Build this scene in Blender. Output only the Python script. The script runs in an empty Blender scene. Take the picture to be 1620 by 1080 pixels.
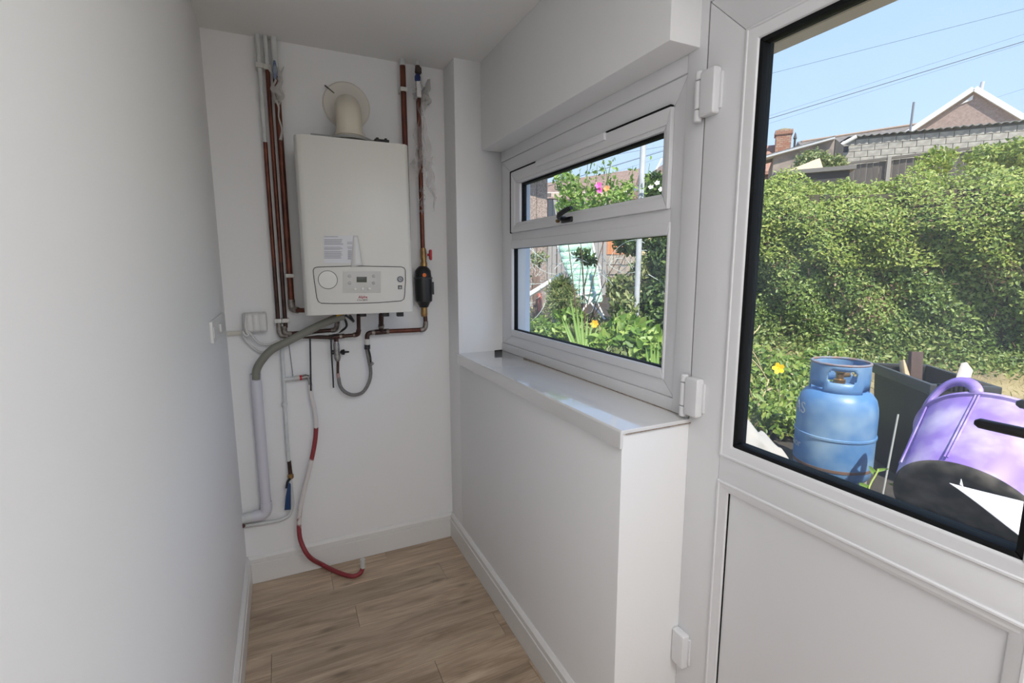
import bpy, bmesh, math, random
import numpy as np
from mathutils import Vector, Matrix
random.seed(7); RNG = np.random.default_rng(7)
SC = bpy.context.scene
COL = SC.collection

# ------------------------------------------------------------------ camera
F_PX = 773.17
YAW, PITCH, ROLL = 0.4407, -0.148, -0.0022
CAM = np.array([0.2169, -2.3634, 1.4187])
def _rot():
    cy, sy, cp, sp = math.cos(YAW), math.sin(YAW), math.cos(PITCH), math.sin(PITCH)
    f = np.array([sy*cp, cy*cp, sp]); r = np.array([cy, -sy, 0.0]); u = np.cross(r, f)
    c, s = math.cos(ROLL), math.sin(ROLL)
    return c*r + s*u, -s*r + c*u, f
R_, U_, F_ = _rot()
cd = bpy.data.cameras.new('camera'); cam = bpy.data.objects.new('camera', cd); COL.objects.link(cam)
cd.sensor_width = 36.0; cd.lens = F_PX/1620*36.0; cd.clip_start = 0.02; cd.clip_end = 500
cam.matrix_world = Matrix(((R_[0], U_[0], -F_[0], CAM[0]), (R_[1], U_[1], -F_[1], CAM[1]), (R_[2], U_[2], -F_[2], CAM[2]), (0, 0, 0, 1)))
SC.camera = cam

# ------------------------------------------------------------------ light
SC.view_settings.view_transform = 'Standard'; SC.view_settings.look = 'None'
SC.view_settings.gamma = 1.0; SC.view_settings.use_curve_mapping = False
SC.view_settings.exposure = 0.55
w = bpy.data.worlds.new('sky'); SC.world = w; w.use_nodes = True
nt = w.node_tree; nt.nodes.clear()
_o = nt.nodes.new('ShaderNodeOutputWorld'); _b = nt.nodes.new('ShaderNodeBackground')
_t = nt.nodes.new('ShaderNodeTexCoord'); _s = nt.nodes.new('ShaderNodeSeparateXYZ'); _c = nt.nodes.new('ShaderNodeValToRGB')
nt.links.new(_t.outputs['Generated'], _s.inputs[0]); nt.links.new(_s.outputs['Z'], _c.inputs[0])
_e = _c.color_ramp.elements
_e[0].position = 0.0; _e[0].color = (0.58, 0.74, 0.95, 1)
_e[1].position = 1.0; _e[1].color = (0.24, 0.40, 0.80, 1)
_m = _c.color_ramp.elements.new(0.38); _m.color = (0.42, 0.60, 0.92, 1)
_b.inputs['Strength'].default_value = 0.97
nt.links.new(_c.outputs[0], _b.inputs[0]); nt.links.new(_b.outputs[0], _o.inputs[0])
SUN_DIR = Vector((-0.17, -0.64, 0.90)).normalized()       # towards the sun
sd = bpy.data.lights.new('sun', 'SUN'); so = bpy.data.objects.new('sun', sd); COL.objects.link(so)
sd.energy = 5.2; sd.angle = 0.0093; sd.color = (1.0, 0.95, 0.86)
so.rotation_euler = SUN_DIR.to_track_quat('Z', 'Y').to_euler()
# fill light added out of view behind the camera to brighten the room
FILL_POS = (0.68, -3.10, 2.30)
ld = bpy.data.lights.new('added_fill_light', 'AREA'); lo = bpy.data.objects.new('added_fill_light', ld); COL.objects.link(lo)
ld.shape = 'RECTANGLE'; ld.size = 0.8; ld.size_y = 1.3; ld.energy = 16.0; ld.color = (0.99, 0.985, 0.985)
lo.location = (FILL_POS[0], FILL_POS[1], FILL_POS[2]-0.045)

# ------------------------------------------------------------------ helpers
def ray(u, v): return F_ + R_*(u-810)/F_PX - U_*(v-540)/F_PX
def D(u, v, Z): return CAM + ray(u, v)*Z
def PX(u, v, x): q = ray(u, v); return CAM + q*(x-CAM[0])/q[0]
def PY(u, v, y): q = ray(u, v); return CAM + q*(y-CAM[1])/q[1]
def PZ(u, v, z): q = ray(u, v); return CAM + q*(z-CAM[2])/q[2]
def lin(c):
    if isinstance(c, str): c = [int(c[i:i+2], 16)/255 for i in (0, 2, 4)]
    return tuple(((x/12.92) if x <= 0.04045 else ((x+0.055)/1.055)**2.4) for x in c)
MATS = {}
def mat(name, col, rough=0.6, metal=0.0, noise=0.0, scale=8.0, col2=None, bump=0.0, bscale=60.0, spec=0.5, stretch=None, trans=0.0, detail=4.0, lo=0.35, hi=0.65):
    """principled material with optional noise mix of two own colours and a fine bump"""
    if name in MATS: return MATS[name]
    m = bpy.data.materials.new(name); m.use_nodes = True; MATS[name] = m
    t = m.node_tree; p = t.nodes['Principled BSDF']
    c = lin(col) if isinstance(col, str) else col
    p.inputs['Base Color'].default_value = (*c, 1); p.inputs['Roughness'].default_value = rough
    p.inputs['Metallic'].default_value = metal; p.inputs['Specular IOR Level'].default_value = spec
    tc = t.nodes.new('ShaderNodeTexCoord'); mp = t.nodes.new('ShaderNodeMapping'); t.links.new(tc.outputs['Object'], mp.inputs[0])
    if stretch: mp.inputs['Scale'].default_value = stretch
    if col2 is not None:
        c2 = lin(col2) if isinstance(col2, str) else col2
        n = t.nodes.new('ShaderNodeTexNoise'); n.inputs['Scale'].default_value = scale; n.inputs['Detail'].default_value = detail
        t.links.new(mp.outputs[0], n.inputs['Vector'])
        r = t.nodes.new('ShaderNodeMapRange'); r.inputs[1].default_value = lo; r.inputs[2].default_value = hi
        t.links.new(n.outputs[0], r.inputs[0])
        mx = t.nodes.new('ShaderNodeMix'); mx.data_type = 'RGBA'; mx.inputs[6].default_value = (*c, 1); mx.inputs[7].default_value = (*c2, 1)
        t.links.new(r.outputs[0], mx.inputs[0]); t.links.new(mx.outputs[2], p.inputs['Base Color'])
    if bump:
        n = t.nodes.new('ShaderNodeTexNoise'); n.inputs['Scale'].default_value = bscale; n.inputs['Detail'].default_value = 3
        t.links.new(mp.outputs[0], n.inputs['Vector'])
        b = t.nodes.new('ShaderNodeBump'); b.inputs['Strength'].default_value = bump; b.inputs['Distance'].default_value = 0.01
        t.links.new(n.outputs[0], b.inputs['Height']); t.links.new(b.outputs[0], p.inputs['Normal'])
    return m

class MB:
    """collects shapes in world coordinates; build() links them as ONE mesh object"""
    def __init__(s): s.v = []; s.f = []; s.mi = []
    def add(s, vs, fs, mi=0):
        o = len(s.v); s.v += [tuple(float(c) for c in x) for x in vs]; s.f += [tuple(i+o for i in q) for q in fs]; s.mi += [mi]*len(fs); return s
    def box(s, a, b, mi=0):
        x0, y0, z0 = [min(p, q) for p, q in zip(a, b)]; x1, y1, z1 = [max(p, q) for p, q in zip(a, b)]
        return s.add([(x0,y0,z0),(x1,y0,z0),(x1,y1,z0),(x0,y1,z0),(x0,y0,z1),(x1,y0,z1),(x1,y1,z1),(x0,y1,z1)],
                     [(0,3,2,1),(4,5,6,7),(0,1,5,4),(1,2,6,5),(2,3,7,6),(3,0,4,7)], mi)
    def obox(s, c, ax, h, mi=0):
        c = np.array(c, float); ax = [np.array(a, float)/np.linalg.norm(a) for a in ax]
        vs = [c + ax[0]*h[0]*i + ax[1]*h[1]*j + ax[2]*h[2]*k for k in (-1,1) for (i,j) in ((-1,-1),(1,-1),(1,1),(-1,1))]
        return s.add(vs, [(0,3,2,1),(4,5,6,7),(0,1,5,4),(1,2,6,5),(2,3,7,6),(3,0,4,7)], mi)
    def tube(s, pts, r, n=10, caps=True, mi=0, smooth=0):
        P = [np.array(p, float) for p in pts]
        if smooth: P, r = spline(P, smooth), (r if np.isscalar(r) else list(np.interp(np.linspace(0, len(pts)-1, (len(pts)-1)*smooth+1), range(len(pts)), r)))
        rr = [r]*len(P) if np.isscalar(r) else list(r)
        T = [P[min(i+1, len(P)-1)] - P[max(i-1, 0)] for i in range(len(P))]; T = [t/(np.linalg.norm(t)+1e-12) for t in T]
        a = np.array([0, 0, 1.0]) if abs(T[0][2]) < 0.9 else np.array([1.0, 0, 0])
        e = np.cross(T[0], a); e /= np.linalg.norm(e); vs = []
        for i, p in enumerate(P):
            e = e - T[i]*(e@T[i]); e /= np.linalg.norm(e)+1e-12; b = np.cross(T[i], e)
            vs += [p + rr[i]*(math.cos(2*math.pi*k/n)*e + math.sin(2*math.pi*k/n)*b) for k in range(n)]
        fs = [(i*n+k, i*n+(k+1)%n, (i+1)*n+(k+1)%n, (i+1)*n+k) for i in range(len(P)-1) for k in range(n)]
        if caps: fs += [tuple(range(n))[::-1], tuple((len(P)-1)*n+k for k in range(n))]
        return s.add(vs, fs, mi)
    def lathe(s, prof, base, axis=(0,0,1), n=32, xdir=None, mi=0, closed=False):
        ax = np.array(axis, float); ax /= np.linalg.norm(ax)
        a = np.array(xdir, float) if xdir is not None else (np.array([1.0,0,0]) if abs(ax[0]) < 0.9 else np.array([0,1.0,0]))
        e = a - ax*(a@ax); e /= np.linalg.norm(e); b = np.cross(ax, e); base = np.array(base, float); vs = []
        for r, h in prof: vs += [base + ax*h + r*(math.cos(2*math.pi*k/n)*e + math.sin(2*math.pi*k/n)*b) for k in range(n)]
        m = len(prof); rng = range(m if closed else m-1)
        fs = [(i*n+k, i*n+(k+1)%n, ((i+1)%m)*n+(k+1)%n, ((i+1)%m)*n+k) for i in rng for k in range(n)]
        if not closed:
            if prof[0][0] > 1e-6: fs.append(tuple(range(n))[::-1])
            if prof[-1][0] > 1e-6: fs.append(tuple((m-1)*n+k for k in range(n)))
        return s.add(vs, fs, mi)
    def prism(s, poly, d, mi=0):
        P = [np.array(p, float) for p in poly]; d = np.array(d, float); n = len(P)
        return s.add(P + [p+d for p in P], [tuple(range(n))[::-1], tuple(range(n, 2*n))] + [(i, (i+1)%n, (i+1)%n+n, i+n) for i in range(n)], mi)
    def grid(s, fn, nu, nv, thick=0.0, mi=0):
        vs = [fn(i/nu, j/nv) for j in range(nv+1) for i in range(nu+1)]
        return s.add(vs, [(j*(nu+1)+i, j*(nu+1)+i+1, (j+1)*(nu+1)+i+1, (j+1)*(nu+1)+i) for j in range(nv) for i in range(nu)], mi)
    def build(s, name, mt, parent=None, origin=None, bev=0.0, seg=2, smooth=True, angle=35, solid=0.0, sub=0):
        o0 = np.array(parent['_o'] if parent is not None else (origin if origin is not None else (0, 0, 0)), float)
        me = bpy.data.meshes.new(name)
        me.from_pydata([tuple(np.array(p)-o0) for p in s.v], [], s.f); me.validate()
        bm = bmesh.new(); bm.from_mesh(me); bmesh.ops.recalc_face_normals(bm, faces=bm.faces)
        if bev:
            bmesh.ops.remove_doubles(bm, verts=bm.verts, dist=1e-6)
            ed = [e for e in bm.edges if len(e.link_faces) == 2 and e.calc_face_angle(0) > 0.6]
            bmesh.ops.bevel(bm, geom=ed, offset=bev, segments=seg, affect='EDGES', profile=0.6)
        bm.to_mesh(me); bm.free()
        for m in (mt if isinstance(mt, (list, tuple)) else [mt]): me.materials.append(m)
        if len(me.materials) > 1 and not bev: me.polygons.foreach_set('material_index', s.mi)
        if smooth:
            me.polygons.foreach_set('use_smooth', [True]*len(me.polygons)); me.set_sharp_from_angle(angle=math.radians(angle))
        o = bpy.data.objects.new(name, me); COL.objects.link(o)
        if parent is not None: o.parent = parent; o['_o'] = list(parent['_o'])
        else: o.location = o0; o['_o'] = list(o0)
        if solid:
            md = o.modifiers.new('solid', 'SOLIDIFY'); md.thickness = solid; md.offset = 0
        if sub:
            md = o.modifiers.new('sub', 'SUBSURF'); md.levels = sub; md.render_levels = sub
        return o
def spline(P, k):
    P = [np.array(p, float) for p in P]; Q = [2*P[0]-P[1]] + P + [2*P[-1]-P[-2]]; out = []
    for i in range(1, len(Q)-2):
        for j in range(k):
            t = j/k; a, b, c, d = Q[i-1], Q[i], Q[i+1], Q[i+2]
            out.append(0.5*((2*b)+(c-a)*t+(2*a-5*b+4*c-d)*t*t+(3*b-a-3*c+d)*t**3))
    return out + [P[-1]]
def thing(name, label, cat, loc, group=None):
    o = bpy.data.objects.new(name, None); COL.objects.link(o); o.location = tuple(float(c) for c in loc); o['_o'] = [float(c) for c in loc]
    o.empty_display_size = 0.05; o['label'] = label; o['category'] = cat
    if group: o['group'] = group
    return o
def tag(o, label, cat, group=None, kind=None):
    o['label'] = label; o['category'] = cat
    if group: o['group'] = group
    if kind: o['kind'] = kind
    return o
def struct(o): o['kind'] = 'structure'; return o
def sroot(name, loc):
    o = bpy.data.objects.new(name, None); COL.objects.link(o); o.location = loc; o['_o'] = list(loc); o.empty_display_size = 0.05; o['kind'] = 'structure'; return o
def piece(name, me, parent, loc, rot=None):
    o = bpy.data.objects.new(name, me); COL.objects.link(o); o.parent = parent; o.location = tuple(np.array(loc, float)-np.array(parent['_o']))
    if rot is not None: o.rotation_euler = rot
    return o
def text(body, name, size, m, parent, origin, xdir, updir, extrude=0.0004, align='CENTER', bend=None):
    """lettering as a flat mesh on its surface"""
    cu = bpy.data.curves.new(name, 'FONT'); cu.body = body; cu.size = size; cu.extrude = extrude; cu.align_x = align; cu.align_y = 'CENTER'
    t = bpy.data.objects.new(name, cu); COL.objects.link(t); bpy.context.view_layer.update()
    dg = bpy.context.evaluated_depsgraph_get(); me = bpy.data.meshes.new_from_object(t.evaluated_get(dg))
    bpy.data.objects.remove(t); bpy.data.curves.remove(cu)
    x = np.array(xdir, float); x /= np.linalg.norm(x); y = np.array(updir, float); y -= x*(x@y); y /= np.linalg.norm(y); z = np.cross(x, y)
    o0 = np.array(parent['_o']); org = np.array(origin, float)
    for v in me.vertices:
        if bend:   # wrap round a vertical cylinder (centre, radius)
            c, r, a0 = bend; a = a0 + v.co.x/r; p = np.array([c[0]+(r+v.co.z)*math.cos(a), c[1]+(r+v.co.z)*math.sin(a), org[2]+v.co.y])
        else: p = org + x*v.co.x + y*v.co.y + z*v.co.z
        v.co = Vector(p-o0)
    me.materials.clear(); me.materials.append(m)
    o = bpy.data.objects.new(name, me); COL.objects.link(o); o.parent = parent; o['_o'] = list(parent['_o']); return o

# ---- foliage: n small folded leaves as one mesh
def leaf_mesh(name, pts, nrm, size, m, parent=None, origin=(0, 0, 0), spread=0.9, aspect=0.5, rnd=None):
    n = len(pts); o0 = np.array(parent['_o'] if parent is not None else origin, float)
    nr = nrm + RNG.normal(0, spread, (n, 3)); nr /= np.linalg.norm(nr, axis=1)[:, None]+1e-9
    a = RNG.normal(0, 1, (n, 3)); a -= nr*np.sum(a*nr, axis=1)[:, None]; a /= np.linalg.norm(a, axis=1)[:, None]+1e-9
    b = np.cross(nr, a); L = (size*RNG.uniform(0.6, 1.3, n))[:, None]; W = L*aspect*0.5
    p = np.array(pts)-o0
    V = np.empty((n, 6, 3)); fold = nr*W*0.35
    V[:, 0] = p; V[:, 1] = p+a*L*0.35+b*W+fold; V[:, 2] = p+a*L*0.72+b*W*0.7+fold; V[:, 3] = p+a*L; V[:, 4] = p+a*L*0.72-b*W*0.7+fold; V[:, 5] = p+a*L*0.35-b*W+fold
    me = bpy.data.meshes.new(name); me.vertices.add(n*6); me.vertices.foreach_set('co', V.ravel())
    idx = (np.arange(n)[:, None]*6 + np.array([0, 3, 2, 1, 0, 5, 4, 3])[None]).ravel()
    idx = (np.arange(n)[:, None]*6 + np.array([0, 1, 2, 3, 0, 3, 4, 5])[None]).ravel()
    me.loops.add(n*8); me.loops.foreach_set('vertex_index', idx.astype(np.int32))
    me.polygons.add(n*2); me.polygons.foreach_set('loop_start', (np.arange(n*2)*4).astype(np.int32))
    me.update(calc_edges=True)
    at = me.attributes.new('leaf_random', 'FLOAT', 'FACE'); rv = RNG.uniform(0, 1, n) if rnd is None else rnd
    at.data.foreach_set('value', np.repeat(rv, 2).astype(np.float32))
    me.materials.append(m)
    o = bpy.data.objects.new(name, me); COL.objects.link(o)
    if parent is not None: o.parent = parent; o['_o'] = list(parent['_o'])
    else: o.location = tuple(o0); o['_o'] = list(o0)
    return o
def leaf_mat(name, stops, rough=0.45):
    m = bpy.data.materials.new(name); m.use_nodes = True; t = m.node_tree; p = t.nodes['Principled BSDF']
    at = t.nodes.new('ShaderNodeAttribute'); at.attribute_name = 'leaf_random'
    cr = t.nodes.new('ShaderNodeValToRGB'); t.links.new(at.outputs['Fac'], cr.inputs[0]); e = cr.color_ramp.elements
    while len(e) > 1: e.remove(e[0])
    e[0].position = stops[0][0]; e[0].color = (*stops[0][1], 1)
    for q, c in stops[1:]:
        k = e.new(q); k.color = (*c, 1)
    t.links.new(cr.outputs[0], p.inputs['Base Color']); p.inputs['Roughness'].default_value = rough
    tr = t.nodes.new('ShaderNodeBsdfTranslucent'); t.links.new(cr.outputs[0], tr.inputs[0])
    mx = t.nodes.new('ShaderNodeMixShader'); mx.inputs[0].default_value = 0.3
    t.links.new(p.outputs[0], mx.inputs[1]); t.links.new(tr.outputs[0], mx.inputs[2]); t.links.new(mx.outputs[0], t.nodes['Material Output'].inputs[0])
    return m

# ------------------------------------------------------------------ materials
WALL = mat('wall_paint', (0.90, 0.90, 0.902), 0.55, bump=0.03, bscale=180, spec=0.35)
CEIL = mat('ceiling_paint', (0.90, 0.895, 0.88), 0.7, bump=0.03, bscale=120, spec=0.2)
UPVC = mat('white_upvc', (0.80, 0.80, 0.815), 0.28, spec=0.45)
GLOSSW = mat('white_sill_plastic', (0.80, 0.795, 0.79), 0.10, spec=0.9)
GLOSSW.node_tree.nodes['Principled BSDF'].inputs['Coat Weight'].default_value = 1.0; GLOSSW.node_tree.nodes['Principled BSDF'].inputs['Coat Roughness'].default_value = 0.03
SKIRT = mat('skirting_gloss', (0.80, 0.79, 0.77), 0.3)
GASK = mat('black_rubber', (0.008, 0.009, 0.010), 0.6, spec=0.15)
BLACK = mat('black_plastic', (0.012, 0.012, 0.014), 0.35)
COPPER = mat('copper_pipe', (0.20, 0.062, 0.036), 0.40, metal=0.55, col2=(0.085, 0.032, 0.024), scale=9)
COPPERD = mat('tarnished_copper', (0.045, 0.029, 0.025), 0.45, metal=0.5, col2=(0.095, 0.045, 0.035), scale=14)
SOLDER = mat('solder_joint', (0.36, 0.33, 0.30), 0.45, metal=0.5, col2=(0.16, 0.13, 0.11), scale=60)
PIPEW = mat('white_painted_pipe', (0.70, 0.72, 0.71), 0.45, col2=(0.60, 0.62, 0.62), scale=20)
CLIPW = mat('white_clip', (0.66, 0.65, 0.61), 0.4)
BRASS = mat('brass', (0.42, 0.26, 0.10), 0.4, metal=0.8, col2=(0.25, 0.15, 0.07), scale=40)
CHROME = mat('dull_nickel', (0.42, 0.41, 0.39), 0.38, metal=0.7, col2=(0.25, 0.24, 0.23), scale=50)
CREAM = mat('cream_flue', (0.78, 0.72, 0.60), 0.5)
BOILW = mat('boiler_white', (0.76, 0.75, 0.71), 0.35)
BOILS = mat('boiler_side_cream', (0.68, 0.66, 0.58), 0.4)
GREYL = mat('dark_grey_line', (0.06, 0.06, 0.065), 0.5)
REDP = mat('red_plastic', (0.50, 0.02, 0.03), 0.4)
def glass_mat():
    m = bpy.data.materials.new('pane_glass'); m.use_nodes = True; t = m.node_tree; t.nodes.remove(t.nodes['Principled BSDF'])
    tr = t.nodes.new('ShaderNodeBsdfTransparent'); gl = t.nodes.new('ShaderNodeBsdfGlossy'); gl.inputs['Roughness'].default_value = 0.0
    tr.inputs[0].default_value = (0.975, 0.985, 0.98, 1)
    lw = t.nodes.new('ShaderNodeLayerWeight'); pw = t.nodes.new('ShaderNodeMath'); pw.operation = 'POWER'; pw.inputs[1].default_value = 5.0
    mr = t.nodes.new('ShaderNodeMapRange'); mr.inputs[3].default_value = 0.03; mr.inputs[4].default_value = 0.75
    t.links.new(lw.outputs['Facing'], pw.inputs[0]); t.links.new(pw.outputs[0], mr.inputs[0])
    mx = t.nodes.new('ShaderNodeMixShader'); t.links.new(mr.outputs[0], mx.inputs[0]); t.links.new(tr.outputs[0], mx.inputs[1]); t.links.new(gl.outputs[0], mx.inputs[2])
    du = t.nodes.new('ShaderNodeBsdfTranslucent'); du.inputs[0].default_value = (0.8, 0.8, 0.78, 1); m2 = t.nodes.new('ShaderNodeMixShader')
    n = t.nodes.new('ShaderNodeTexNoise'); n.inputs['Scale'].default_value = 4.0; tc = t.nodes.new('ShaderNodeTexCoord'); t.links.new(tc.outputs['Object'], n.inputs['Vector'])
    r2 = t.nodes.new('ShaderNodeMapRange'); r2.inputs[1].default_value = 0.3; r2.inputs[2].default_value = 0.75; r2.inputs[3].default_value = 0.012; r2.inputs[4].default_value = 0.045; t.links.new(n.outputs[0], r2.inputs[0])
    t.links.new(r2.outputs[0], m2.inputs[0]); t.links.new(mx.outputs[0], m2.inputs[1]); t.links.new(du.outputs[0], m2.inputs[2])
    t.links.new(m2.outputs[0], t.nodes['Material Output'].inputs[0]); return m
GLASS = glass_mat()
def film_mat(name, col, opac):
    m = bpy.data.materials.new(name); m.use_nodes = True; t = m.node_tree; p = t.nodes['Principled BSDF']
    p.inputs['Base Color'].default_value = (*col, 1); p.inputs['Roughness'].default_value = 0.3; p.inputs['Subsurface Weight'].default_value = 0.0; tl = t.nodes.new('ShaderNodeBsdfTranslucent'); tl.inputs[0].default_value = (*col, 1); m1 = t.nodes.new('ShaderNodeMixShader'); m1.inputs[0].default_value = 0.4; t.links.new(p.outputs[0], m1.inputs[1]); t.links.new(tl.outputs[0], m1.inputs[2]); tr = t.nodes.new('ShaderNodeBsdfTransparent')
    mx = t.nodes.new('ShaderNodeMixShader'); mx.inputs[0].default_value = opac
    t.links.new(tr.outputs[0], mx.inputs[1]); t.links.new(m1.outputs[0], mx.inputs[2]); t.links.new(mx.outputs[0], t.nodes['Material Output'].inputs[0]); return m
FILM = film_mat('torn_clear_film', (0.92, 0.89, 0.89), 0.30)
FILMW = film_mat('white_torn_film', (0.78, 0.77, 0.75), 0.88)
def plank_mat():
    m = bpy.data.materials.new('oak_vinyl_plank'); m.use_nodes = True; t = m.node_tree; p = t.nodes['Principled BSDF']; N = t.nodes.new; K = t.links.new
    tc = N('ShaderNodeTexCoord'); oi = N('ShaderNodeObjectInfo'); ad = N('ShaderNodeVectorMath'); ad.operation = 'ADD'
    ml = N('ShaderNodeVectorMath'); ml.operation = 'SCALE'; cb = N('ShaderNodeCombineXYZ')
    K(oi.outputs['Random'], cb.inputs[0]); K(oi.outputs['Random'], cb.inputs[1]); K(cb.outputs[0], ml.inputs[0]); ml.inputs['Scale'].default_value = 37.0
    K(tc.outputs['Object'], ad.inputs[0]); K(ml.outputs[0], ad.inputs[1])
    mp = N('ShaderNodeMapping'); mp.inputs['Scale'].default_value = (1.1, 8.5, 1.0); K(ad.outputs[0], mp.inputs[0])
    n1 = N('ShaderNodeTexNoise'); n1.inputs['Scale'].default_value = 2.2; n1.inputs['Detail'].default_value = 7; n1.inputs['Roughness'].default_value = 0.62; n1.inputs['Distortion'].default_value = 0.9; K(mp.outputs[0], n1.inputs['Vector'])
    cr = N('ShaderNodeValToRGB'); K(n1.outputs[0], cr.inputs[0]); e = cr.color_ramp.elements
    e[0].position = 0.30; e[0].color = (*lin('98846d'), 1); e[1].position = 0.70; e[1].color = (*lin('d2bda3'), 1); k = e.new(0.48); k.color = (*lin('b8a18a'), 1)
    mp2 = N('ShaderNodeMapping'); mp2.inputs['Scale'].default_value = (3.0, 90.0, 1.0); K(ad.outputs[0], mp2.inputs[0])
    n2 = N('ShaderNodeTexNoise'); n2.inputs['Scale'].default_value = 2.0; n2.inputs['Detail'].default_value = 4; K(mp2.outputs[0], n2.inputs['Vector'])
    r2 = N('ShaderNodeMapRange'); r2.inputs[1].default_value = 0.3; r2.inputs[2].default_value = 0.7; r2.inputs[3].default_value = 0.82; r2.inputs[4].default_value = 1.12; K(n2.outputs[0], r2.inputs[0])
    r3 = N('ShaderNodeMapRange'); r3.inputs[3].default_value = 0.86; r3.inputs[4].default_value = 1.10; K(oi.outputs['Random'], r3.inputs[0])
    mm = N('ShaderNodeMath'); mm.operation = 'MULTIPLY'; K(r2.outputs[0], mm.inputs[0]); K(r3.outputs[0], mm.inputs[1])
    # knots
    mp3 = N('ShaderNodeMapping'); mp3.inputs['Scale'].default_value = (4.0, 12.0, 1.0); K(ad.outputs[0], mp3.inputs[0])
    vo = N('ShaderNodeTexVoronoi'); vo.inputs['Scale'].default_value = 0.9; K(mp3.outputs[0], vo.inputs['Vector'])
    rk = N('ShaderNodeMapRange'); rk.inputs[1].default_value = 0.03; rk.inputs[2].default_value = 0.16; rk.inputs[3].default_value = 0.55; rk.inputs[4].default_value = 1.0; K(vo.outputs['Distance'], rk.inputs[0])
    m2 = N('ShaderNodeMath'); m2.operation = 'MULTIPLY'; K(mm.outputs[0], m2.inputs[0]); K(rk.outputs[0], m2.inputs[1])
    sc = N('ShaderNodeVectorMath'); sc.operation = 'SCALE'; K(cr.outputs[0], sc.inputs[0]); K(m2.outputs[0], sc.inputs['Scale']); K(sc.outputs[0], p.inputs['Base Color'])
    p.inputs['Roughness'].default_value = 0.42; bu = N('ShaderNodeBump'); bu.inputs['Strength'].default_value = 0.08; K(n2.outputs[0], bu.inputs['Height']); K(bu.outputs[0], p.inputs['Normal'])
    return m
PLANK = plank_mat()

# ------------------------------------------------------------------ room shell
W, WP, H = 0.9756, 1.2054, 2.3424
WB, HB, ZS = 1.1022, 1.9605, 1.0149
YR, YS, YJ = -0.1562, -1.4135, -1.4035        # window reveal, sill end, door gap
YBE, YDE, YF = -1.3793, -2.215, -4.3           # bulkhead end, door leaf end, front wall
BB = 0.1279; XO = 1.36
fl = sroot('floor', (0, 0, 0))
b = MB(); b.box((-0.1, 0.1, -0.08), (XO, YF-0.1, -0.0085)); b.build('subfloor', mat('dark_subfloor', (0.03, 0.025, 0.02), 0.9), fl)
PB = 0.1447
ends = {0: (0.346,), 1: (0.828,), 2: (0.418,), 3: (0.100,), 4: (0.930,), 5: (0.55,)}
y = -0.0705 + PB - 0.0; row = -1
rows = [(0.0, -0.0705)] ; yy = -0.0705
while yy > -4.4: rows.append((yy, yy-PB)); yy -= PB
for i, (ya, yb) in enumerate(rows):
    j0 = {0: 0.61, 1: 0.346, 2: 0.828, 3: 0.418, 4: 0.100, 5: 0.930}.get(i, (0.31*i) % 1.22)
    xs = sorted(set([0.0, WP] + [q for q in (j0-1.22, j0, j0+1.22) if 0.03 < q < WP-0.03]))
    for xa, xb in zip(xs, xs[1:]):
        g = 0.0005; pb = MB(); pb.box((xa+g, ya-g, -0.0085), (xb-g, max(yb, YF)+g, 0.0))
        o = pb.build('plank', PLANK, None, origin=((xa+xb)/2, (ya+yb)/2, 0), smooth=False, bev=0.0007, seg=1); o.parent = fl
b = MB(); b.box((-0.12, 0.12, -0.08), (0, YF-0.12, H+0.1)); struct(b.build('wall_left', WALL, smooth=False))
b = MB(); b.box((0, 0, -0.08), (XO, 0.12, H+0.1)); struct(b.build('wall_back', WALL, smooth=False))
b = MB(); b.box((0, YF, -0.08), (XO, YF-0.12, H+0.1)); struct(b.build('wall_front', WALL, smooth=False))
b = MB(); b.box((-0.12, 0.12, H), (XO, YF-0.12, H+0.12)); struct(b.build('ceiling', CEIL, smooth=False))
b = MB()
b.box((W, 0, 0), (XO, YR, H)); b.box((W, YR, -0.08), (XO, YJ-0.004, ZS-0.004)); b.box((WB, YR, HB), (XO, YBE, H))
b.box((WP+0.005, YBE, 2.10), (XO, YDE-0.06, H)); b.box((WP, YDE-0.06, -0.08), (XO, YF, H))
b.box((WP+0.04, YJ, -0.08), (XO, YDE-0.06, -0.02))
struct(b.build('wall_right', WALL, bev=0.004, seg=2))
# skirting
def skirt_profile(t): return [(0, 0), (t, 0), (t, BB-0.036), (t-0.0045, BB-0.0335), (t-0.0025, BB-0.031), (t-0.003, BB-0.012), (t-0.010, BB-0.003), (t-0.013, BB), (0, BB)]
def skirt(name, base, out, run):
    b = MB(); out = np.array(out, float); b.prism([np.array(base)+out*p+np.array((0, 0, q)) for p, q in skirt_profile(0.0172)], run); struct(b.build(name, SKIRT))
skirt('baseboard_back', (0.0, 0, 0.001), (0, -1, 0), (W, 0, 0))
skirt('baseboard_left', (0, 0, 0.001), (1, 0, 0), (0, YF, 0))
skirt('baseboard_right', (W, 0, 0.001), (-1, 0, 0), (0, YJ-0.004, 0))

# ------------------------------------------------------------------ window_1
win = sroot('window_1', (WP, -0.78, ZS))
def frame(b, x0, x1, ya, yb, za, zb, wl, wr, wb, wt):       # four mitred bars, opening = (ya,yb,za,zb) minus widths
    for (p, q) in [(((ya, za), (ya-wl, za+wb)), ((ya, zb), (ya-wl, zb-wt)))]: pass
    O = [(ya, za), (yb, za), (yb, zb), (ya, zb)]; I = [(ya-wl, za+wb), (yb+wr, za+wb), (yb+wr, zb-wt), (ya-wl, zb-wt)]
    for k in range(4):
        l = (k+1) % 4; g = np.array(O[l])-np.array(O[k]); g = g/np.linalg.norm(g)*0.00025
        q = [np.array(O[k])+g, np.array(O[l])-g, np.array(I[l])-g, np.array(I[k])+g]; b.prism([(x0, *p_) for p_ in q], (x1-x0, 0, 0))
XI = WP; XD = WP+0.072
GY0, GY1, GZ0, GZ1 = -0.2714, -1.2884, 1.130, 1.5101
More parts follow.
